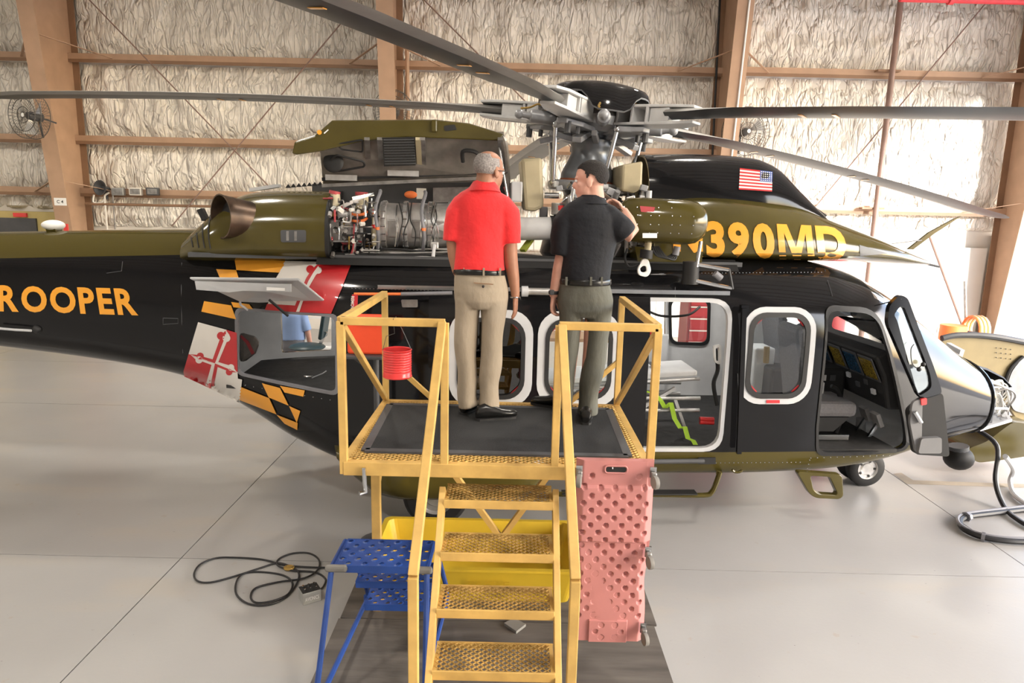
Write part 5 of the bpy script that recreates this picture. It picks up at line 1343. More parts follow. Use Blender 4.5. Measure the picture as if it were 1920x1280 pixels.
# yellow tub
tb = thing('drip_tub', 'yellow plastic spill tub on brown boards under the work stand', 'tub', (-.23, 4.95, .014))
def rr3(x0, x1, y0, y1, r, z): return [V((x, y, z)) for x, y in rrect(x0, x1, y0, y1, r, 4)]
tx0, tx1, ty0, ty1 = -1.0, .52, 4.5, 5.3
MB().loft([rr3(tx0 + .06, tx1 - .06, ty0 + .06, ty1 - .06, .05, .014), rr3(tx0, tx1, ty0, ty1, .06, .28), rr3(tx0 - .02, tx1 + .02, ty0 - .02, ty1 + .02, .06, .282), rr3(tx0 - .02, tx1 + .02, ty0 - .02, ty1 + .02, .06, .30), rr3(tx0 + .02, tx1 - .02, ty0 + .02, ty1 - .02, .06, .30), rr3(tx0 + .08, tx1 - .08, ty0 + .08, ty1 - .08, .05, .03)], sm=False).build('tub_body', 'yellowtub', tb)
v_, f_, w_, hh = textmesh('EAGLE', .02)
MB().add([V((-.28 + a * .3, ty0 - .012 + (1 - b_) * .02, .15 + b_ * .06)) for a, b_ in v_], f_).build('lettering', mat('yellowdeep', (.6, .38, .02), .5), tb)
# small grey tile on the boards
one(MB().prism([WZ(u, v, .014) for u, v in ((945, 1172), (968, 1188), (986, 1174), (964, 1163))], (0, 0, .02)), 'rubber_block', 'greyrub', 'small grey rubber pad lying under the stairs', 'pad')
# blue rolling steps
bs = thing('rolling_steps', 'blue steel rolling step ladder with perforated treads and grey corner bumpers', 'step ladder', (-.78, 4.0, .014))
bx0, bx1 = -1.03, -.47
def perforated(x0, x1, y0, y1, z, name):
    nx, ny = 11, 6; mb = MB(); seg = 8
    for i in range(nx):
        for j in range(ny):
            xa, xb = x0 + (x1 - x0) * i / nx, x0 + (x1 - x0) * (i + 1) / nx; ya, yb = y0 + (y1 - y0) * j / ny, y0 + (y1 - y0) * (j + 1) / ny; cx, cy = (xa + xb) / 2, (ya + yb) / 2; hw, hh_ = (xb - xa) / 2, (yb - ya) / 2
            if (i + j) % 2:
                o = []
                for k in range(seg):
                    a = 2 * PI * (k + .5) / seg; c_, s_ = math.cos(a), math.sin(a); m_ = max(abs(c_), abs(s_)); o.append(V((cx + hw * c_ / m_, cy + hh_ * s_ / m_, z)))
                o = [V((xb, yb, z)) if False else p for p in o]
                ii = [V((cx + .0165 * math.cos(2 * PI * (k + .5) / seg), cy + .0165 * math.sin(2 * PI * (k + .5) / seg), z + .004)) for k in range(seg)]
                lo = [p + V((0, 0, -.008)) for p in ii]
                crn = [V((xb, yb, z)), V((xa, yb, z)), V((xa, ya, z)), V((xb, ya, z))]
                mb.add(o + ii + lo, [(k, (k + 1) % seg, seg + (k + 1) % seg, seg + k) for k in range(seg)] + [(seg + k, seg + (k + 1) % seg, 2 * seg + (k + 1) % seg, 2 * seg + k) for k in range(seg)])
                for q in range(4): mb.add([o[q * 2], crn[q], o[q * 2 + 1]], [(0, 1, 2)])
            else: mb.add([(xa, ya, z), (xb, ya, z), (xb, yb, z), (xa, yb, z)], [(0, 1, 2, 3)])
    t_ = mb.build(name, 'blue', bs)
    for y in (y0, y1): MB().box(((x0 + x1) / 2, y, z - .02), (x1 - x0, .006, .045)).build('step_flange', 'blue', t_)
    for x in (x0, x1): MB().box((x, (y0 + y1) / 2, z - .02), (.006, y1 - y0, .045)).build('step_flange', 'blue', t_)
perforated(bx0 + .02, bx1, 3.69, 4.02, .75, 'step'); perforated(bx0 + .08, bx1, 3.95, 4.2, .5, 'step'); perforated(bx0 + .1, bx1, 4.1, 4.35, .25, 'step')
for x in (bx0, bx1):
    MB().tube([V((x, 4.03, .73)), V((x, 3.70, .735)), V((x - .03 * (1 if x < -.8 else -1), 3.36, .03))], .017, 8).build('side_leg', 'blue', bs)
    MB().tube([V((x + .02, 3.98, .73)), V((x + .05, 4.34, .26)), V((x + .05, 4.45, .1))], .017, 8).build('side_leg', 'blue', bs)
    MB().tube([V((x + .05, 4.44, .1)), V((x, 3.4, .1))], .017, 8).build('base_bar', 'blue', bs)
    for y in (4.42, 3.45):
        MB().cyl((x + .04, y, .12), (x + .04, y, .02), .02, 10).build('caster_stem', 'blue', bs); MB().cyl((x + .025, y, .04), (x + .055, y, .04), .026, 12).build('caster', 'rubber', bs)
    MB().box((x + (.03 if x < -.8 else -.03), 3.685, .735), (.13, .035, .045)).build('corner_bumper', 'greyrub', bs, bevel=.015)
# pink creeper leaning under the stand
cb = WY(1137, 1197, 3.575); crz = WY(1137, 861, 3.575).z; crw = (WY(1209, 1000, 3.575) - WY(1066, 1000, 3.575)).length; cl = crz - cb.z; CZ = cb.z
crp = thing('mechanic_creeper', 'pink plastic dimpled mechanic creeper hanging on end from the yellow stand', 'creeper', (cb.x, cb.y, cb.z))
NX, NZ = 84, 200; dim = []
row = 0; z = .16
while z < cl - .2:
    for k in range(-3, 4):
        x = k * .086 + (.043 if row % 2 else 0)
        if abs(x) < .19: dim.append((x, z))
    z += .043; row += 1
dim += [(-.13, cl - .09), (.13, cl - .09), (-.17, cl - .15), (-.08, cl - .155), (0, cl - .155), (.08, cl - .155), (.16, cl - .15), (-.04, .105), (.04, .105), (-.075, .065), (.075, .065), (-.04, .03), (.04, .03)]
slot = (-.055, .055, cl - .062, cl - .034)
P = []
for i in range(NX + 1):
    row_ = []
    for j in range(NZ + 1):
        s_, t_ = i / NX * 2 - 1, j / NZ; zz_ = t_ * cl
        hw = crw / 2 * (1 - .07 * math.exp(-((t_ - .34) / .1) ** 2)); x = s_ * hw
        zz_ += (-.02 * (1 - s_ * s_) if t_ < .02 else 0) * 0
        y = -.02 - .018 * (.5 + .5 * math.tanh((t_ - .565) / .004)) * (.5 + .5 * math.tanh((.865 - t_) / .004)) - .012 * (1 if abs(x) < .11 and zz_ < .135 else 0)
        y += .03 * max(0, abs(s_) - .82) / .18
        for dx_, dz_ in dim:
            if abs(x - dx_) < .028 and abs(zz_ - dz_) < .028:
                d2 = ((x - dx_) ** 2 + (zz_ - dz_) ** 2) ** .5
                if d2 < .0165: y += .02 * min(1, (.0165 - d2) / .006)
        row_.append(V((cb.x + x, cb.y + y, CZ + zz_)))
    P.append(row_)
mbc = MB().grid(P); bk = [[p + V((0, .035, 0)) if 0 < i < NX and 0 < j < NZ else V((p.x, cb.y + .02, p.z)) for j, p in enumerate(r)] for i, r in enumerate(P)]
edge = [P[i][0] for i in range(NX + 1)] + [P[NX][j] for j in range(1, NZ + 1)] + [P[i][NZ] for i in range(NX - 1, -1, -1)] + [P[0][j] for j in range(NZ - 1, 0, -1)]
mbc.loft([edge, [V((p.x, cb.y + .025, p.z)) for p in edge]], caps=True, sm=False)
mbc.build('creeper_board', 'pink', crp)
MB().prism([V((cb.x + x, cb.y + 0 - .022, CZ + z)) for x, z in rrect(*slot, .012)], (0, -.003, 0)).build('handle_slot', 'rubber', crp)
MB().tube([V((cb.x + x, cb.y + 0 - .025, CZ + z)) for x, z in rrect(slot[0] - .006, slot[1] + .006, slot[2] - .006, slot[3] + .006, .016)], .005, 6, closed=True).build('handle_rim', 'pink', crp)
for t_ in (.07, .5, .93):
    for s_ in (-1, 1):
        c_ = V((cb.x + s_ * (crw / 2 - .012), cb.y - .05, CZ + t_ * cl))
        MB().box(c_ + V((0, .02, .02)), (.035, .012, .06)).build('caster_plate', 'steel', crp); MB().box(c_ + V((0, -.005, .01)), (.032, .03, .04)).build('caster_fork', 'alud', crp, bevel=.008)
        MB().lathe([(.01, -.011), (.036, -.011), (.038, 0), (.036, .011), (.01, .011)], c_ + V((.004 * s_, -.03, -.02)), (1, .25 * s_, 0), 20).build('caster_wheel', 'greyrub', crp)
MB().tube([V((cb.x - .02, cb.y + .07, CZ + cl - .03)), V((cb.x - .02, cb.y + .0, CZ + cl - .01)), V((cb.x - .02, cb.y - .03, CZ + cl - .045))], .006, 6).build('hanging_hook', 'steel', crp)
# control box with cable
bxp = WZ(579, 1128, 0); ct = thing('control_box', 'small grey control box with switches on its black top, on the concrete floor', 'control box', (bxp.x, bxp.y, 0))
rot = Mx.Rotation(R(33), 3, 'Z')
MB().box(bxp + V((0, 0.03, .045)), (.135, .11, .09), rot).build('box_body', 'boxgrey', ct, bevel=.004); MB().box(bxp + V((0, .03, .0925)), (.13, .105, .005), rot).build('box_top', 'rubber', ct)
for k in range(6): 
    p = bxp + V((0, .03, .095)) + rot @ V((-.04 + .04 * (k % 3), -.025 + .05 * (k // 3), 0)); MB().cyl(p, p + V((0, 0, .018)), .007, 8).build('switch', 'steel', ct)
v_, f_, w_, hh = textmesh('AVIONICS', .01); MB().add([bxp + V((0, .03, .0)) + rot @ V((-.05 + .1 * a, -.0565, .025 + .03 * b_)) for a, b_ in v_], f_).build('lettering', 'white', ct)
def floorpath(px, z=.008): return [WZ(u, v, z) for u, v in px]
loop = [(660, 1063), (600, 1065), (540, 1061), (490, 1049), (440, 1045), (405, 1046), (376, 1058), (364, 1076), (370, 1090), (395, 1092), (440, 1080), (490, 1064), (520, 1056), (545, 1063), (560, 1075), (556, 1095), (535, 1120), (500, 1134), (465, 1132), (443, 1115), (444, 1090), (458, 1075), (490, 1072), (530, 1078), (548, 1093), (540, 1115), (510, 1128), (480, 1130), (470, 1118), (480, 1102), (520, 1092), (570, 1085), (595, 1070), (598, 1050), (580, 1037), (550, 1037), (525, 1047), (520, 1060), (545, 1070), (590, 1073), (610, 1085), (606, 1100), (598, 1106)]
cp3 = smooth(floorpath(loop), 5)
for i, p in enumerate(cp3): p.z = .008 + .007 * (.5 + .5 * math.sin(i * .21))
cab = thing('coiled_cable', 'black electric cable coiled in loose loops on the concrete floor', 'cable', (cp3[60].x, cp3[60].y, 0)); MB().tube(cp3, .0075, 8).build('cord', 'cable', cab)
tp = WZ(542, 1064, .02); MB().tube([tp + V((.03 * math.cos(a), .022 * math.sin(a), 0)) for a in [k * PI / 6 for k in range(12)]], .014, 8, closed=True).build('tape_wrap', 'brass', cab)
# ground power cable on the right
def ptc(u, v, z): return WZ(u, v, z)
n0 = HO + HEX * 4.28 + HEY * .0 + V((0, 0, .62))
gc = smooth([n0, n0 + V((.1, -.25, -.12)), WZ(1866, 900, .22), WZ(1880, 945, .05), WZ(1905, 972, .03), WZ(1960, 998, .03), WZ(2100, 1030, .03), WZ(2330, 1045, .03)], 6); gcb = thing('ground_power_cable', 'thick black twin cable plugged in below the helicopter nose', 'cable', (gc[-1].x, gc[-1].y, 0))
MB().tube(gc, .022, 8).build('cord', 'cable', gcb); MB().tube([p + V((.03, .02, .0)) for p in gc], .012, 8).build('cord', 'hose', gcb)
MB().cyl(n0, n0 + V((-.1, .12, .1)), .04).build('plug', 'rubber', gcb)
g2 = smooth([WZ(u, v, .03) for u, v in ((2330, 1010), (2200, 955), (2060, 938), (1985, 947), (1920, 955), (1860, 962), (1815, 968), (1800, 977), (1808, 992), (1840, 1006), (1890, 1014), (1985, 1020), (2120, 1050), (2330, 1075))], 6)
g2b = thing('coiled_hose', 'grey and black hose bundle looped on the floor near the nose', 'hose', (g2[20].x, g2[20].y, 0)); MB().tube(g2, .026, 8).build('hose_line', 'cable', g2b); MB().tube([p + V((0, .035, .012)) for p in g2], .018, 8).build('hose_line', 'hose', g2b)
for k in (36, 54): MB().tube([g2[k], g2[k + 1]], .05, 8).build('tie_wrap', 'hose', g2b)
g3 = smooth([WZ(u, v, z) for u, v, z in ((1885, 855, .45), (1900, 880, .2), (1894, 905, .05), (1910, 935, .03), (1985, 970, .03), (2120, 990, .03), (2330, 985, .03))], 6); one(MB().tube(g3, .025, 8), 'air_hose', 'lgrey', 'pale grey hose running down from the open nose to the floor', 'hose')
tpz = MB().prism([WZ(u, v, .001) for u, v in ((1675, 888), (1690, 886), (1712, 900), (1990, 910), (1990, 916), (1700, 907))], (0, 0, .001)); one(tpz, 'floor_marking', mat('tapebeige', (.4, .34, .26), .6), 'faded beige painted line on the concrete beyond the nose wheel', 'marking')
# ------------------------------------------------------------------ fittings on the back wall
def fan(u, v, Y, r_, label, ry):
    c = WY(u, v, Y); f_ = thing('wall_fan', label, 'fan', c, 'round wall fans'); rot = Mx.Rotation(ry, 3, 'Z')
    def L(p): return c + rot @ V(p)
    for y, rr in ((-.1, r_), (.1, r_), (-.12, r_ * .7), (-.135, r_ * .35)):
        MB().tube([L((rr * math.cos(k * PI / 18), y, rr * math.sin(k * PI / 18))) for k in range(36)], .008, 5, closed=True).build('guard_ring', 'wire', f_)
    sp = MB()
    for k in range(40):
        a = k * PI / 20; sp.tube([L((.1 * r_ * math.cos(a), -.14, .1 * r_ * math.sin(a))), L((r_ * .7 * math.cos(a), -.12, r_ * .7 * math.sin(a))), L((r_ * math.cos(a), -.1, r_ * math.sin(a))), L((r_ * math.cos(a), .1, r_ * math.sin(a))), L((.2 * r_ * math.cos(a), .16, .2 * r_ * math.sin(a)))], .0035, 4)
    sp.build('guard_wires', 'wire', f_)
    for k in range(3):
        a = k * 2 * PI / 3 + .4; b_ = MB(); gr = []
        for i in range(5):
            rr = r_ * (.15 + .18 * i); wd = .12 + .28 * i / 4; gr.append([L((rr * math.cos(a - wd), -.03, rr * math.sin(a - wd))), L((rr * math.cos(a + wd), .05, rr * math.sin(a + wd)))])
        b_.grid(gr).build('fan_blade', 'alu', f_)
    MB().lathe([(.03, -.06), (.07, -.04), (.09, .05), (.09, .25), (.05, .27)], c, rot @ V((0, 1, 0)), 16).build('motor', 'dgrey', f_)
    MB().bar(L((0, .2, 0)), L((0, .25, -r_ * .9)), .03).build('bracket', 'dgrey', f_); MB().bar(L((0, .2, 0)), L((r_ * .5 if u < 500 else 0, .4, -.1)), .03).build('bracket', 'dgrey', f_)
    MB().lathe([(.04, -.145), (.002, -.15)], c, rot @ V((0, 1, 0)), 12).build('badge', 'white', f_)
fan(55, 217, 14.4, .45, 'large round wall fan beside the column with the C 4 sign', R(-18)); fan(1398, 247, 15.2, .5, 'round wall fan on the column with pale and black conduits', R(10)); fan(738, 208, 15.2, .42, 'round wall fan half hidden behind the raised engine cowl', R(0))
def rod(a, b_, Y, r_, name, mt_, label, cat, grp=None): return one(MB().cyl(WY(*a, Y), WY(*b_, Y), r_, 8), name, mt_, label, cat, group=grp)
rod((160, -8), (505, 350), 15.75, .014, 'brace_rod', 'pipebrown', 'thin diagonal brace rod running down from the C 4 column towards the raised cowl', 'rod', 'diagonal brace rods'); rod((655, 25), (322, 424), 15.7, .014, 'brace_rod', 'pipebrown', 'thin diagonal brace rod with turnbuckle on the wall above the tail boom', 'rod', 'diagonal brace rods')
rod((790, -5), (1150, 355), 15.75, .014, 'brace_rod', 'pipebrown', 'thin diagonal brace rod on the wall behind the rotor head', 'rod', 'diagonal brace rods'); rod((1860, -8), (1525, 392), 15.9, .014, 'brace_rod', 'pipebrown', 'thin diagonal brace rod crossing the bright wall by the vertical pipe', 'rod', 'diagonal brace rods')
pp = WY(1660, 245, 15.72); dp = thing('vertical_pipe', 'brown vertical pipe clamped to the wall girts', 'pipe', (pp.x, pp.y, 0)); MB().cyl((pp.x, pp.y, 0), (pp.x, pp.y, 8.95), .062, 14).build('pipe_run', 'pipebrown', dp)
for z in (3.1, 6.05): MB().box((pp.x - .05, pp.y + .1, z), (.5, .16, .04)).build('pipe_clamp', 'tandark', dp)
q0, q1 = WY(1688, -3, 15.0), WY(1990, 4, 15.0); rp = thing('sprinkler_pipe', 'bright red horizontal sprinkler pipe high on the wall', 'pipe', ((q0 + q1) / 2)); MB().cyl(q0, q1, .07, 12).build('pipe_run', 'redpipe', rp)
MB().cyl(q0 + (q1 - q0) * .3, q0 + (q1 - q0) * .33, .1, 12).build('pipe_coupling', 'redpipe', rp)
MB().box((CX[3] - .1, WB - .42 - .124 * 5.9 - .03, 5.95), (.12, .03, .16)).build('red_tag', 'redpaint', bpy.data.objects['steel_column.003'])
rod((763, 80), (765, 225), 15.75, .045, 'conduit', 'tan', 'tan vertical conduit beside the middle column', 'conduit'); rod((1350, -5), (1336, 290), 15.6, .025, 'conduit', 'rubber', 'black vertical conduit on the column behind the rotor head', 'conduit'); MB().cyl((CX[2] + .06, WB - .42 - .124 * .5 - .035, .5), (CX[2] + .06, WB - .42 - .124 * 8.9 - .035, 8.9), .02, 8).build('conduit', 'white', bpy.data.objects['steel_column.002'])
rod((1742, 440), (1810, 625), 15.6, .03, 'leaning_pole', 'pipebrown', 'brown pole leaning against the wall near the grey door', 'pole')
rod((1809, 527), (1811, 620), 15.0, .03, 'steel_post', 'alud', 'short grey metal post behind the orange hose reel', 'post')
sg = WY(113, 378, 14.95); s1 = thing('column_sign', 'white sign reading C 4 on a tan column', 'sign', sg); MB().box(sg, (.26, .01, .16)).build('sign_plate', 'white', s1)
v_, f_, w_, hh = textmesh('C 4', .01); MB().add([sg + V((-.07 + .14 * a, -.008, -.035 + .07 * b_)) for a, b_ in v_], f_).build('lettering', 'rubber', s1)
one(MB().box(WY(124, 427, 15.0), (.09, .03, .17)), 'extinguisher_sign', 'redpaint', 'small red sign below the C 4 sign on the tan column', 'sign')
hs = WY(188, 352, 15.6); hn = thing('horn_speaker', 'dark horn loudspeaker on the girt beside the C 4 column', 'loudspeaker', hs); MB().lathe([(.05, .25), (.06, .1), (.12, .02), (.17, -.02), (.15, -.02), (.05, .08)], hs, (.2, 1, -.1), 18).build('horn', 'dgrey', hn); MB().box(hs + V((0, .2, -.15)), (.06, .06, .2)).build('bracket', 'dgrey', hn)
for u, mt_, nm in ((222, 'boxgrey', 'grey metal box on the girt next to the horn loudspeaker'), (255, 'panelwhite', 'pale box on the girt between the grey box and dark floodlight'), (287, 'dgrey', 'dark floodlight resting on the girt above the tail boom')):
    p = WY(u, 359, 15.8); bt = thing('girt_box', nm, 'box', p); MB().box(p, (.26, .16, .17), Mx.Rotation(R(12), 3, 'Z')).build('housing', mt_, bt, bevel=.02); MB().box(p + V((.02, -.085, 0)), (.2, .01, .12), Mx.Rotation(R(12), 3, 'Z')).build('cover', 'alud', bt)
one(MB().tube(smooth([WY(u, v, 15.75) for u, v in ((176, 365), (175, 378), (186, 381), (195, 374), (197, 366), (205, 361))], 5), .02, 8), 'flex_conduit', 'panelwhite', 'white flexible conduit looping below the girt boxes', 'conduit'); rod((196, 370), (201, 430), 15.75, .022, 'conduit', 'panelwhite', 'white rigid conduit running down the wall under the girt boxes', 'conduit'); rod((211, 362), (216, 430), 15.75, .016, 'conduit', 'alud', 'thin grey conduit running down the wall under the girt boxes', 'conduit'); rod((160, 382), (402, 387), 15.75, .03, 'wall_pipe', 'tandark', 'brown horizontal pipe below the girt above the tail boom', 'pipe')
# orange basket with hoses at the right column
bp0 = WY(1803, 618, 14.6); ob = thing('hose_reel', 'orange drum with coiled tan hoses beyond the open nose', 'hose reel', (bp0.x, bp0.y, 0)); MB().cyl((bp0.x - .18, bp0.y, 0), (bp0.x - .18, bp0.y, bp0.z + .1), .26, 18).build('drum', 'orange', ob)
for k in range(6): MB().tube([bp0 + V((.2 + .04 * k, .3 * math.cos(a), .0 + .3 * math.sin(a))) for a in [i * PI / 8 for i in range(16)]], .025, 6, closed=True).build('hose_coil', ('orange', 'duct')[k % 2], ob)
MB().box((bp0.x + .3, bp0.y, .25), (.1, .5, .5)).build('reel_stand', 'dgrey', ob)
# ------------------------------------------------------------------ things beyond the helicopter
def chest(x, y, label):
    c = thing('tool_chest', label, 'tool chest', (x, y, 0)); MB().box((x, y, .98), (.9, .5, 1.7)).build('body', 'chest', c, bevel=.01)
    for k in range(9): 
        d = MB().box((x, y - .255, .3 + k * .17), (.84, .02, .155)).build('drawer', 'chest', c, bevel=.004); MB().box((x, y - .27, .365 + k * .17), (.84, .015, .018)).build('drawer_pull', 'wirewhite', d)
    for a in (-.38, .38): MB().cyl((x + a - .02, y - .18, .065), (x + a + .02, y - .18, .065), .065, 12).build('caster', 'rubber', c); MB().cyl((x + a - .02, y + .18, .065), (x + a + .02, y + .18, .065), .065, 12).build('caster', 'rubber', c)
    return c
chest(2.95, 9.9, 'tall red tool chest with many drawers seen through the cabin'); 
c2 = WZ(1470, 700, .0); 
rb = thing('red_cover', 'red fabric cover draped on a stand beyond the forward window', 'cover', (4.35, 9.4, 0)); MB().lathe([(.2, 0), (.21, .9), (.25, 1.3), (.24, 1.9), (.15, 2.1), (.02, 2.13)], (4.35, 9.4, 0), (0, 0, 1), 18).build('cover_cloth', 'chest', rb)
tbx = thing('work_bench', 'long bench with a wooden top behind the helicopter cabin', 'bench', (.9, 10.6, 0)); MB().box((.9, 10.6, .92), (2.2, .7, .05)).build('bench_top', 'tan', tbx)
for x in (-.15, 1.95):
    for y in (10.3, 10.9): MB().box((x, y, .45), (.05, .05, .9)).build('leg', 'dgrey', tbx)
st_ = thing('shop_stool', 'dark green padded stool with backrest behind the baggage bay', 'stool', (-2.72, 8.9, 0)); MB().ball((-2.72, 8.9, 1.0), (.24, .22, .05), 20, 8).build('seat', mat('teal', (.03, .06, .07), .4), st_); MB().box((-2.5, 8.95, 1.28), (.05, .3, .34), Mx.Rotation(R(10), 3, 'Y')).build('backrest', MATS['teal'], st_, bevel=.02); MB().cyl((-2.72, 8.9, .1), (-2.72, 8.9, .97), .035).build('column', 'steel', st_); MB().bar((-2.6, 8.95, .95), (-2.48, 8.95, 1.2), .04).build('back_bar', 'steel', st_)
for k in range(5): a = k * PI * .4; MB().bar((-2.72, 8.9, .1), (-2.72 + .3 * math.cos(a), 8.9 + .3 * math.sin(a), .06), .04).build('foot', 'dgrey', st_); MB().ball((-2.72 + .3 * math.cos(a), 8.9 + .3 * math.sin(a), .03), .03, 8, 6).build('caster', 'rubber', st_)
sh = thing('storage_shelf', 'white shelving unit with small boxes behind the baggage bay', 'shelf', (-2.9, 11.0, 0))
for z in (.1, .6, 1.1, 1.6): MB().box((-2.9, 11.0, z), (1.1, .45, .03)).build('shelf_board', 'white', sh)
for x in (-3.43, -2.37):
    for y in (10.8, 11.2): MB().box((x, y, .85), (.04, .04, 1.7)).build('upright', 'lgrey', sh)
for k in range(6): tag(one(MB().box((-3.3 + .17 * k, 11, 1.115 + .1), (.13, .25, .2)), 'parts_box', ('yellowtub', 'gold', 'orange')[k % 3], ('yellow', 'golden', 'orange')[k % 3] + ' parts box standing on the white shelving', 'box', group='parts boxes on the shelving'), ('yellow', 'golden', 'orange')[k % 3] + ' parts box standing on the white shelving', 'box', 'parts boxes on the shelving')
# high-bay lamps of the hangar
for i, (x, y) in enumerate(((-12, 9), (-4.5, 9), (3, 9), (-12, 1), (-4.5, 1), (3, 1), (-8, -5), (0, -5))):
    l = thing('high_bay_lamp', 'round high-bay lamp hanging from the hangar roof', 'lamp', (x, y, 7.9), 'high-bay lamps under the roof'); MB().lathe([(.06, .5), (.08, .3), (.3, .06), (.32, 0), (.29, 0), (.06, .28)], (x, y, 7.9), (0, 0, 1), 24).build('reflector', 'alu', l); MB().lathe([(.28, .012), (.002, .01)], (x, y, 7.9), (0, 0, 1), 20, caps=False).build('lens', 'fluor', l); MB().cyl((x, y, 8.4), (x, y, 9.0), .015, 6).build('hanger', 'dgrey', l)
    ld = bpy.data.lights.new('lamp', 'AREA'); ld.shape = 'DISK'; ld.size = .56; ld.energy = LAMP_W; ld.color = (1, .93, .82); lo = bpy.data.objects.new('lamp_light', ld); COL.objects.link(lo); lo.location = (0, 0, -.02); lo.parent = l
# tall equipment stand with an orange case, between the work stand and the cabin
YS = 5.42; sa, sb = WY(652, 664, YS), WY(722, 664, YS); es = thing('equipment_stand', 'tall dark single-post equipment stand between the work stand and the sliding door', 'stand', ((sa.x + sb.x) / 2, YS, 0))
MB().box(((sa.x + sb.x) / 2, YS, sa.z), (sb.x - sa.x, .26, .03)).build('shelf', 'dgrey', es, bevel=.008); pxp = WY(707, 800, YS).x; MB().cyl((pxp, YS, .03), (pxp, YS, sa.z - .01), .024, 12).build('post', 'dgrey', es)
MB().bar((pxp, YS, sa.z - .16), (sa.x + .04, YS, sa.z - .02), .02).build('shelf_brace', 'dgrey', es); MB().lathe([(.16, 0), (.16, .02), (.04, .04)], (pxp, YS, .014), (0, 0, 1), 20).build('base', 'dgrey', es)
oc = thing('orange_case', 'bright orange flat case standing on the dark equipment stand', 'case', ((sa.x + sb.x) / 2, YS, sa.z + .015)); o0, o1 = WY(653, 588, YS), WY(728, 650, YS)
MB().box(((o0.x + o1.x) / 2, YS - .02, (sa.z + .015 + o0.z) / 2), (o1.x - o0.x, .1, o0.z - sa.z - .015)).build('case_body', 'redorange', oc, bevel=.02); MB().box(((o0.x + o1.x) / 2, YS - .085, o0.z - .05), (.1, .03, .02)).build('case_handle', 'rubber', oc, bevel=.005)
# ------------------------------------------------------------------ people
def grown(mb, name, mt, parent, vox, it=3, fac=.5):
    o = mb.build(name, mt, parent)
    m_ = o.modifiers.new('r', 'REMESH'); m_.mode = 'VOXEL'; m_.voxel_size = vox; m_.use_smooth_shade = True
    s_ = o.modifiers.new('s', 'SMOOTH'); s_.iterations = it; s_.factor = fac
    dg = bpy.context.evaluated_depsgraph_get(); me = bpy.data.meshes.new_from_object(o.evaluated_get(dg)); o.modifiers.clear(); o.data = me
    me.polygons.foreach_set('use_smooth', [True] * len(me.polygons))
    return o
def sag(o, amp, seed=0, k=9., vert=.35, zr=None):
    """cloth folds: push the surface along its normals by a few crossing waves"""
    me = o.data; co = np.empty(len(me.vertices) * 3); me.vertices.foreach_get('co', co); co = co.reshape(-1, 3); no = np.empty(len(me.vertices) * 3); me.vertex_normals.foreach_get('vector', no); no = no.reshape(-1, 3)
    x, y, z = co[:, 0], co[:, 1], co[:, 2]
    w_ = np.sin(k * (z * 1.6 + x * 1.1 + .25 * np.sin(5 * x + seed)) + seed) * np.sin(k * .6 * (x * 2.2 - z * vert + y) + 1.7 * seed) + .6 * np.sin(k * 2.3 * (z - .8 * x + .3 * y) + 2.1 * seed + 2 * np.sin(4 * z))
    co += no * (amp * w_)[:, None]; me.vertices.foreach_set('co', co.ravel()); me.update()
class Body:
    def __init__(s, Y, name='person', label='', loc=None):
        s.Y = Y; s.root = thing(name, label, 'person', loc); s.mpp = (WY(1000, 600, Y) - WY(999, 600, Y)).length
    def p(s, u, v, dy=0.): return WY(u, v, s.Y + dy)
    def limb(s, mb, st, n=18, side=(1, 0, 0)):
        """stations: u, v, radius (or two radii), depth offset"""
        return mb.tube([s.p(q[0], q[1], q[3] if len(q) > 3 else 0) for q in st], [q[2] if isinstance(q[2], tuple) else (q[2], q[2]) for q in st], n, side=side)
def head(mb, c, f, up=V((0, 0, 1)), s=1.0):
    f = V(f).normalized(); l = up.cross(f).normalized(); u = f.cross(l); rot = Mx((f, l, u)).transposed(); L = lambda p: c + rot @ (V(p) * s)
    def el(p, r): mb.ball(L(p), tuple(x * s for x in r), 20, 14, rot=rot)
    el((-.008, 0, .035), (.099, .077, .086)); el((.03, 0, -.03), (.066, .061, .085)); el((.05, 0, -.088), (.036, .042, .028)); el((.012, 0, -.075), (.055, .056, .04))
    el((.096, 0, -.022), (.02, .015, .022)); el((.088, 0, .0), (.014, .011, .03)); el((.078, 0, .022), (.02, .05, .014)); el((.083, 0, -.062), (.013, .024, .008)); el((.081, 0, -.073), (.012, .021, .008))
    for s_ in (-1, 1): el((-.005, s_ * .077, -.012), (.02, .009, .032)); el((.055, s_ * .042, -.02), (.022, .018, .018))
    return rot, L
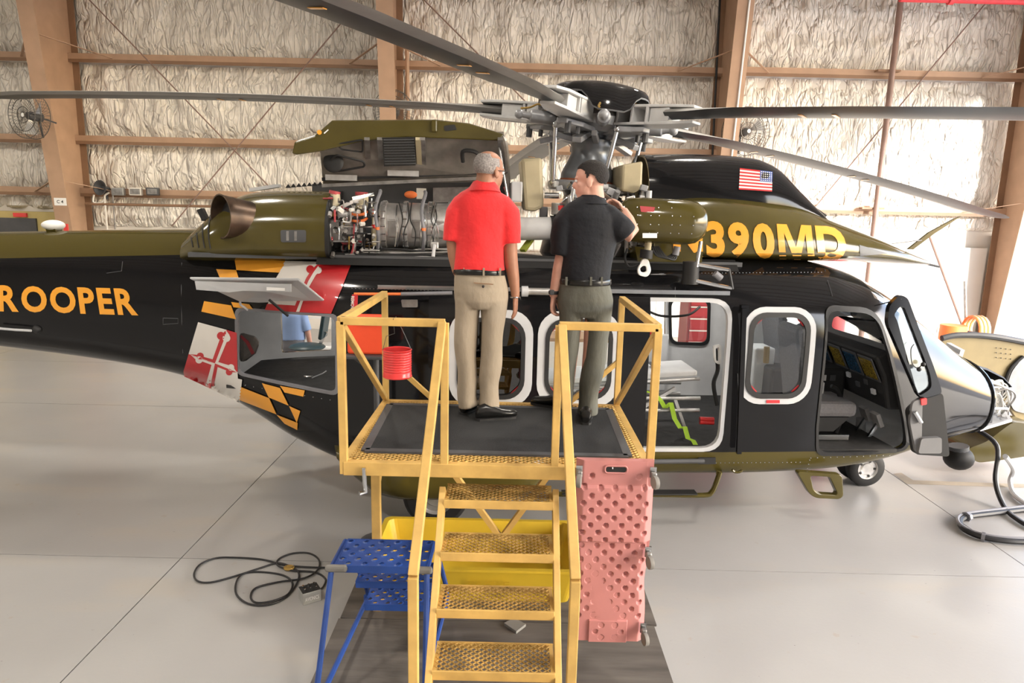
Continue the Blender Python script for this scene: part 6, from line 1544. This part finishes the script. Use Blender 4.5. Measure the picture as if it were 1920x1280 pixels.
def hand(mb, w_, d, th, s=1.0, curl=.6, back=None):
    """wrist, direction of the fingers, direction in which the thumb side lies"""
    d = V(d).normalized(); th = (V(th) - d * V(th).dot(d)).normalized(); nn_ = d.cross(th).normalized()
    if back is not None and nn_.dot(V(back)) < 0: nn_ = -nn_
    pal = w_ + d * .05 * s
    mb.tube([w_, w_ + d * .025 * s, pal, w_ + d * .09 * s], [(.026 * s, .018 * s), (.033 * s, .016 * s), (.04 * s, .015 * s), (.038 * s, .012 * s)], 14, side=th)
    for k, (o, ln) in enumerate(((.029, .07), (.010, .078), (-.009, .072), (-.027, .056))):
        b0 = w_ + d * .085 * s + th * o * s; pts = [b0]; dd = d.copy(); ax = th
        for j in range(3):
            dd = (Mx.Rotation(curl * (.6 + .25 * j), 3, ax) @ dd if nn_.dot(ax.cross(d)) > 0 else Mx.Rotation(-curl * (.6 + .25 * j), 3, ax) @ dd); pts.append(pts[-1] + dd * ln * s * (.42, .32, .26)[j])
        mb.tube(pts, [.0098 * s, .0092 * s, .0085 * s, .007 * s], 10)
    t0 = w_ + d * .022 * s + th * .026 * s; t1 = t0 + (d * .55 + th * .75 + nn_ * .25).normalized() * .036 * s; t2 = t1 + (d * .9 + th * .3 + nn_ * .3).normalized() * .03 * s; t3 = t2 + (d + nn_ * .3).normalized() * .024 * s
    mb.tube([t0, t1, t2, t3], [.014 * s, .0115 * s, .0105 * s, .008 * s], 10)
def shoe(p, d, parent, ln=.29, mt='leather'):
    d = V((d[0], d[1], 0)).normalized(); l = V((-d.y, d.x, 0)); mb = MB(); rg_ = []
    for t_, wd, h_ in ((0, .022, .05), (.04, .034, .085), (.2, .038, .10), (.4, .039, .085), (.6, .046, .06), (.8, .048, .05), (.93, .036, .042), (1, .012, .028)):
        c = p + d * (t_ * ln - .08); rg_.append([c + l * (wd * math.cos(a)) + V((0, 0, .014 + max(0, h_ * (.5 + .5 * math.sin(a)) if math.sin(a) > -.95 else 0))) for a in [2 * PI * j / 16 for j in range(16)]])
    o = mb.loft(rg_).build('shoe', mt, parent)
    so_ = MB(); pts = []
    for t_, wd in ((-.01, .02), (.05, .036), (.2, .04), (.4, .04), (.6, .048), (.8, .05), (.94, .038), (1.01, .014)): pts.append((t_, wd))
    out = [p + d * (t_ * ln - .08) + l * w2 for t_, w2 in pts] + [p + d * (t_ * ln - .08) - l * w2 for t_, w2 in pts[::-1]]
    so_.prism(out, (0, 0, .016)).build('sole', 'rubber', o)
    return o
def hairpiece(c, rot, keep, mt, parent, sc=(.104, .0815, .0905), off=(-.010, 0, .036), name='hair', n=80, k=60, s=1.):
    mb = MB(); rgs = []
    for i in range(k + 1):
        a = -PI / 2 + PI * (i + .01) / (k + .02); rgs.append([V((math.cos(a) * math.cos(2 * PI * j / n), math.cos(a) * math.sin(2 * PI * j / n), math.sin(a))) for j in range(n)])
    vs_ = []; fs_ = []
    P3 = [p for r in rgs for p in r]
    for p in P3: vs_.append(c + rot @ (V((p.x * sc[0] + off[0], p.y * sc[1] + off[1], p.z * sc[2] + off[2])) * s))
    o = len(vs_); vs_ += [c + rot @ (V((p.x * (sc[0] - .012) + off[0], p.y * (sc[1] - .012) + off[1], p.z * (sc[2] - .012) + off[2])) * s) for p in P3]
    K = {}
    for i in range(k):
        for j in range(n):
            m_ = (rgs[i][j] + rgs[i + 1][(j + 1) % n]) / 2; K[i, j] = keep(m_)
    for (i, j), kk in K.items():
        if not kk: continue
        a, b_, c_, d_ = i * n + j, i * n + (j + 1) % n, (i + 1) * n + (j + 1) % n, (i + 1) * n + j
        fs_ += [(a, b_, c_, d_), (o + d_, o + c_, o + b_, o + a)]
        for (ii, jj), e in (((i - 1, j), (a, b_)), ((i + 1, j), (c_, d_)), ((i, (j - 1) % n), (d_, a)), ((i, (j + 1) % n), (b_, c_))):
            if not K.get((ii, jj), False): fs_.append((e[0], o + e[0], o + e[1], e[1]))
    return mb.add(vs_, fs_, 0, True).build(name, mt, parent)
def eyes(L, parent, s=1.):
    for y in (-.03, .03): MB().ball(L((.083, y, .004)), .011, 10, 8).build('eye', 'white', parent); MB().ball(L((.0905, y, .004)), .005, 8, 6).build('iris', 'rubber', parent)
# --- man in the red polo shirt
b1 = Body(4.5, 'person', 'grey-haired man in red polo shirt and khaki trousers with hands down, on the stand', WZ(900, 782, PZ + .012))
sk1 = MB(); hc = b1.p(917, 322); rot1, L1 = head(sk1, hc, (.70, .70, -.08), s=1.05)
sk1.tube([L1((-.02, 0, -.03)), L1((-.03, 0, -.09)), b1.p(906, 366), b1.p(904, 385)], [(.058, .062), (.058, .062), (.066, .066), (.09, .08)], 18)
b1.limb(sk1, [(904, 375, (.08, .06)), (904, 392, (.15, .09)), (902, 440, (.13, .10)), (900, 500, (.13, .10)), (900, 550, (.13, .10))])
b1.limb(sk1, [(864, 388, .05), (852, 425, .05), (850, 455, .046), (852, 480, .043), (857, 505, .036), (866, 527, .029, -.02)])
b1.limb(sk1, [(945, 388, .05), (955, 425, .05), (956, 458, .048), (958, 490, .046), (963, 522, .039), (966, 548, .030), (966.5, 556, .028)])
hand(sk1, b1.p(966.5, 556), (.02, .05, -1), (.25, .9, 0), 1.0, .28, (-1, -.3, 0))
hand(sk1, b1.p(866, 527, -.02), (.3, .1, -1), (.1, .9, 0), .95, .3, (1, 0, 0))
for q in ((876, 872), (924, 918)): b1.limb(sk1, [(q[0], 545, .07), (q[0], 640, .055), (q[1], 765, .045)])
body1 = grown(sk1, 'body', 'skin1', b1.root, .006)
hairpiece(hc, rot1, lambda p: (p.x < .25 and p.z > -.62 and not (p.z > .45 and p.x > -.35) and not (p.z > .72)) and not (p.x > -.05 and p.z < -.1), 'hairgrey', b1.root, (.1015, .079, .088), s=1.05); eyes(L1, b1.root)
gl = MB().tube([L1((-.005, -.084, .004)), L1((.05, -.078, .008)), L1((.098, -.062, .008)), L1((.105, -.03, .0)), L1((.108, 0, .006)), L1((.105, .03, 0)), L1((.098, .062, .008)), L1((-.005, .084, .004))], .0025, 6); gl.build('spectacles', 'rubber', b1.root)
sh1 = MB(); b1.limb(sh1, [(907, 349, (.078, .08)), (906, 358, (.105, .088)), (905, 367, (.145, .098)), (904, 377, (.178, .11)), (904, 390, (.192, .12)), (903, 410, (.185, .125)), (902, 440, (.172, .13)), (900, 470, (.165, .13)), (899, 495, (.165, .132)), (899, 511, (.168, .13))], 28)
b1.limb(sh1, [(884, 376, .065), (870, 386, .078), (859, 402, .083), (853, 427, .08), (851, 453, (.076, .075))]); b1.limb(sh1, [(925, 376, .065), (939, 386, .078), (950, 402, .083), (955, 430, .079), (957, 458, (.072, .075))])
shirt1 = grown(sh1, 'polo_shirt', 'redshirt', b1.root, .009, 5); sag(shirt1, .005, 1.3, 7)
cl1 = MB(); cr = [(-1, .34), (1, .34)]; rgA = []; c0, c1 = b1.p(909, 343, .005), b1.p(907, 357, .0)
for c_, r_ in ((c1, .085), (c0, .071), (c0 + V((0, 0, .004)), .077), (c1 + V((0, 0, -.012)), .112)): rgA.append([c_ + V((r_ * math.cos(a), r_ * 1.0 * math.sin(a), .012 * math.sin(a) * -1)) for a in [2 * PI * j / 24 for j in range(24)]])
cl1.loft(rgA, caps=False).build('collar', 'redshirt', shirt1)
tr1 = MB(); b1.limb(tr1, [(899, 508, (.16, .12)), (900, 522, (.168, .13)), (901, 545, (.178, .14)), (901, 562, (.178, .135)), (901, 575, (.16, .11))], 28)
b1.limb(tr1, [(876, 560, (.088, .115)), (874, 605, (.079, .1)), (874, 660, (.071, .09)), (875, 715, (.067, .085)), (876, 748, (.066, .085)), (878, 762, (.064, .085))]); b1.limb(tr1, [(926, 560, (.088, .115)), (926, 605, (.08, .1)), (921, 660, (.074, .09)), (917, 715, (.07, .085)), (918, 750, (.068, .085)), (919, 774, (.067, .085))])
trs1 = grown(tr1, 'trousers', 'khaki', b1.root, .009, 4); sag(trs1, .0055, .4, 8)
MB().tube([b1.p(899, 510) + V((.169 * math.cos(a), .129 * math.sin(a), -.008 * math.sin(a))) for a in [2 * PI * j / 40 for j in range(40)]], (.018), 8, closed=True, flat=.25, side=(0, 0, 1)).build('belt', 'leather', b1.root)
for u in (871, 907, 938): MB().box(b1.p(u, 509.5, -.128 if u == 907 else -.1), (.012, .012, .05)).build('belt_loop', 'khaki', trs1)
MB().bar(b1.p(888, 530, -.142), b1.p(925, 533, -.136), .006, .006).build('pocket_welt', 'tandark', trs1); MB().ball(b1.p(906, 537, -.146), .009, 8, 6).build('button', 'rubber', trs1)
MB().tube([b1.p(966, 557) + V((.033 * math.cos(a), .026 * math.sin(a), 0)) for a in [2 * PI * j / 16 for j in range(16)]], .004, 6, closed=True).build('bracelet', 'steel', b1.root)
shoe(WZ(878, 772, PZ + .012), (.45, .9), b1.root); shoe(WZ(914, 786, PZ + .012), (.93, .35), b1.root)
# --- man in the black shirt
b2 = Body(4.58, 'person', 'dark-haired man in black shirt and grey-green trousers gripping a part overhead, on the stand', WZ(1085, 780, PZ + .012))
sk2 = MB(); hc2 = b2.p(1107, 340); rot2, L2 = head(sk2, hc2, (-.96, .26, -.05), s=1.05)
sk2.tube([L2((-.02, 0, -.03)), L2((-.032, 0, -.09)), b2.p(1108, 380), b2.p(1106, 396)], [(.058, .06), (.058, .06), (.064, .064), (.09, .08)], 18)
b2.limb(sk2, [(1104, 388, (.08, .06)), (1104, 405, (.15, .09)), (1102, 450, (.13, .10)), (1100, 510, (.13, .10)), (1098, 560, (.13, .10))])
b2.limb(sk2, [(1064, 402, .05), (1058, 440, .05), (1054, 478, .045), (1048, 505, .043), (1043, 530, .037), (1039, 548, .031), (1038, 556, .029)])
hand(sk2, b2.p(1038, 556), (-.05, .05, -1), (.35, .9, 0), 1.0, .75, (1, .2, 0))
el_ = (1182, 440)
b2.limb(sk2, [(1142, 405, .05), (1162, 425, .05, -.02), (1182, 442, .044, -.02), (1186, 432, .043, .0), (1179, 412, .037, .05), (1168, 394, .03, .09)], side=(0, 1, 0))
hand(sk2, b2.p(1168, 394, .09), (-.75, .35, .5), (-.3, -.5, .7), 1.0, .9, (0, .6, -.5))
for q in ((1078, 1060), (1118, 1098)): b2.limb(sk2, [(q[0], 560, .07), ((q[0] + q[1]) / 2, 660, .055), (q[1], 755, .045)])
body2 = grown(sk2, 'body', 'skin2', b2.root, .006)
HL = ((-1, -.62), (-.6, -.6), (-.42, -.42), (-.28, -.12), (-.12, .02), (.08, .04), (.14, -.2), (.24, -.18), (.30, .22), (.45, .38), (.62, .45), (1.01, .50))
def hairline(x): return float(np.interp(x, [q[0] for q in HL], [q[1] for q in HL]))
hairpiece(hc2, rot2, lambda p: p.z > hairline(p.x), 'hairdark', b2.root, (.106, .083, .094), (-.012, 0, .037), s=1.05); eyes(L2, b2.root)
sh2 = MB(); b2.limb(sh2, [(1108, 371, (.075, .078)), (1107, 379, (.1, .086)), (1105, 388, (.15, .1)), (1104, 397, (.18, .112)), (1104, 408, (.192, .12)), (1105, 425, (.19, .125)), (1104, 455, (.178, .13)), (1101, 490, (.172, .13)), (1099, 515, (.17, .13)), (1098, 528, (.17, .13))], 28)
b2.limb(sh2, [(1082, 395, .066), (1070, 404, .08), (1061, 418, .085), (1055, 445, .083), (1053, 478, (.078, .078))]); b2.limb(sh2, [(1128, 397, .066), (1140, 404, .08), (1151, 414, .082), (1164, 428, .08, -.02), (1175, 440, .072, -.02)], side=(0, 1, 0))
shirt2 = grown(sh2, 'work_shirt', 'blackshirt', b2.root, .009, 5); sag(shirt2, .0065, 2.2, 7)
cl2 = MB(); rgA = []; c0, c1 = b2.p(1109, 367, .005), b2.p(1108, 379)
for c_, r_ in ((c1, .085), (c0, .071), (c0 + V((0, 0, .004)), .076), (c1 + V((0, 0, -.01)), .11)): rgA.append([c_ + V((r_ * math.cos(a), r_ * math.sin(a), 0)) for a in [2 * PI * j / 24 for j in range(24)]])
cl2.loft(rgA, caps=False).build('collar', 'blackshirt', shirt2)
tr2 = MB(); b2.limb(tr2, [(1097, 524, (.165, .125)), (1097, 540, (.172, .132)), (1097, 562, (.184, .142)), (1097, 580, (.18, .135)), (1097, 592, (.16, .11))], 28)
b2.limb(tr2, [(1073, 572, (.088, .115)), (1067, 620, (.076, .1)), (1063, 670, (.066, .09)), (1060, 720, (.063, .085)), (1058, 748, (.062, .085)), (1057, 762, (.062, .085))]); b2.limb(tr2, [(1122, 572, (.09, .115)), (1121, 620, (.082, .1)), (1116, 670, (.076, .093)), (1106, 720, (.073, .09)), (1102, 750, (.07, .088)), (1101, 775, (.07, .088))])
trs2 = grown(tr2, 'trousers', 'greenpants', b2.root, .009, 4); sag(trs2, .006, 1.1, 8)
MB().tube([b2.p(1097, 527) + V((.172 * math.cos(a), .133 * math.sin(a), 0)) for a in [2 * PI * j / 40 for j in range(40)]], (.02), 8, closed=True, flat=.25, side=(0, 0, 1)).build('belt', 'leather', b2.root)
for u in (1062, 1108, 1128): MB().box(b2.p(u, 527, -.132 if u == 1108 else -.11), (.014, .014, .055)).build('belt_loop', 'greenpants', trs2)
wt = MB().tube([b2.p(1039, 548) + V((.035 * math.cos(a), .035 * math.sin(a), 0)) for a in [2 * PI * j / 20 for j in range(20)]], .012, 8, closed=True, flat=.35, side=(0, 0, 1)).build('wrist_watch', 'rubber', b2.root); MB().box(b2.p(1035, 548, -.03), (.03, .02, .034)).build('watch_case', 'dgrey', wt, bevel=.005)
MB().cyl(b2.p(1142, 370, .2), b2.p(1164, 396, .10), .018, 10).build('held_loom', 'rubber', heli) if False else None
shoe(WZ(1046, 764, PZ + .012), (-.9, .45), b2.root); shoe(WZ(1098, 790, PZ + .012), (.1, 1), b2.root)
hl = MB().tube(smooth([b2.p(1130, 362, .35), b2.p(1145, 375, .2), b2.p(1158, 386, .12), b2.p(1166, 398, .06)], 5), .014, 8)
one(hl, 'cable_loom', 'loom1', 'dark braided cable gripped in the hand of the man in black', 'cable')
# --- person in a pale blue shirt beyond the helicopter
b3 = Body(9.3, 'person', 'person in pale blue shirt and grey trousers standing behind the helicopter', V((WY(546, 620, 9.3).x, 9.3, 0)))
X3 = WY(546, 620, 9.3).x; Q = lambda x, y, z: V((X3 + x, 9.3 + y, z))
k3 = MB(); hc3 = Q(0, 0, 1.66); rot3, L3 = head(k3, hc3, (.4, 1, 0)); k3.tube([L3((-.02, 0, -.03)), Q(0, 0, 1.5), Q(0, 0, 1.4)], [.056, .06, .08], 14)
k3.tube([Q(0, 0, .95), Q(0, 0, 1.2), Q(0, 0, 1.42)], [(.13, .09), (.12, .09), (.12, .07)], 16, side=(1, 0, 0))
for s_ in (-1, 1):
    k3.tube([Q(s_ * .17, 0, 1.40), Q(s_ * .23, 0, 1.12), Q(s_ * .25, .05, .9)], [.045, .04, .03], 12); hand(k3, Q(s_ * .25, .05, .9), (0, .1, -1), (0, 1, 0), 1, .3, (-s_, 0, 0)); k3.tube([Q(s_ * .09, 0, .9), Q(s_ * .1, 0, .5), Q(s_ * .1, 0, .08)], [.06, .05, .045], 12)
grown(k3, 'body', 'skin2', b3.root, .008); hairpiece(hc3, rot3, lambda p: p.z > -.5 and not (p.x > .2 and p.z < .4), 'hairdark', b3.root); eyes(L3, b3.root)
s3 = MB().tube([Q(0, 0, 1.02), Q(0, 0, 1.2), Q(0, 0, 1.36), Q(0, 0, 1.45), Q(0, 0, 1.5)], [(.19, .13), (.18, .13), (.2, .12), (.16, .1), (.075, .075)], 24, side=(1, 0, 0))
for s_ in (-1, 1): s3.tube([Q(s_ * .15, 0, 1.42), Q(s_ * .22, 0, 1.15)], [.075, .065], 14)
sag(grown(s3, 'shirt', 'paleblue', b3.root, .012), .004, 2, 8)
t3 = MB().tube([Q(0, 0, 1.06), Q(0, 0, .92), Q(0, 0, .84)], [(.17, .125), (.18, .135), (.15, .1)], 20, side=(1, 0, 0))
for s_ in (-1, 1): t3.tube([Q(s_ * .085, 0, .9), Q(s_ * .1, 0, .5), Q(s_ * .1, 0, .06)], [.1, .085, .075], 14); shoe(Q(s_ * .1, 0, 0), (.2, 1), b3.root)
sag(grown(t3, 'trousers', mat('greytrouser', (.16, .16, .18), .8), b3.root, .012), .004, 3, 8)
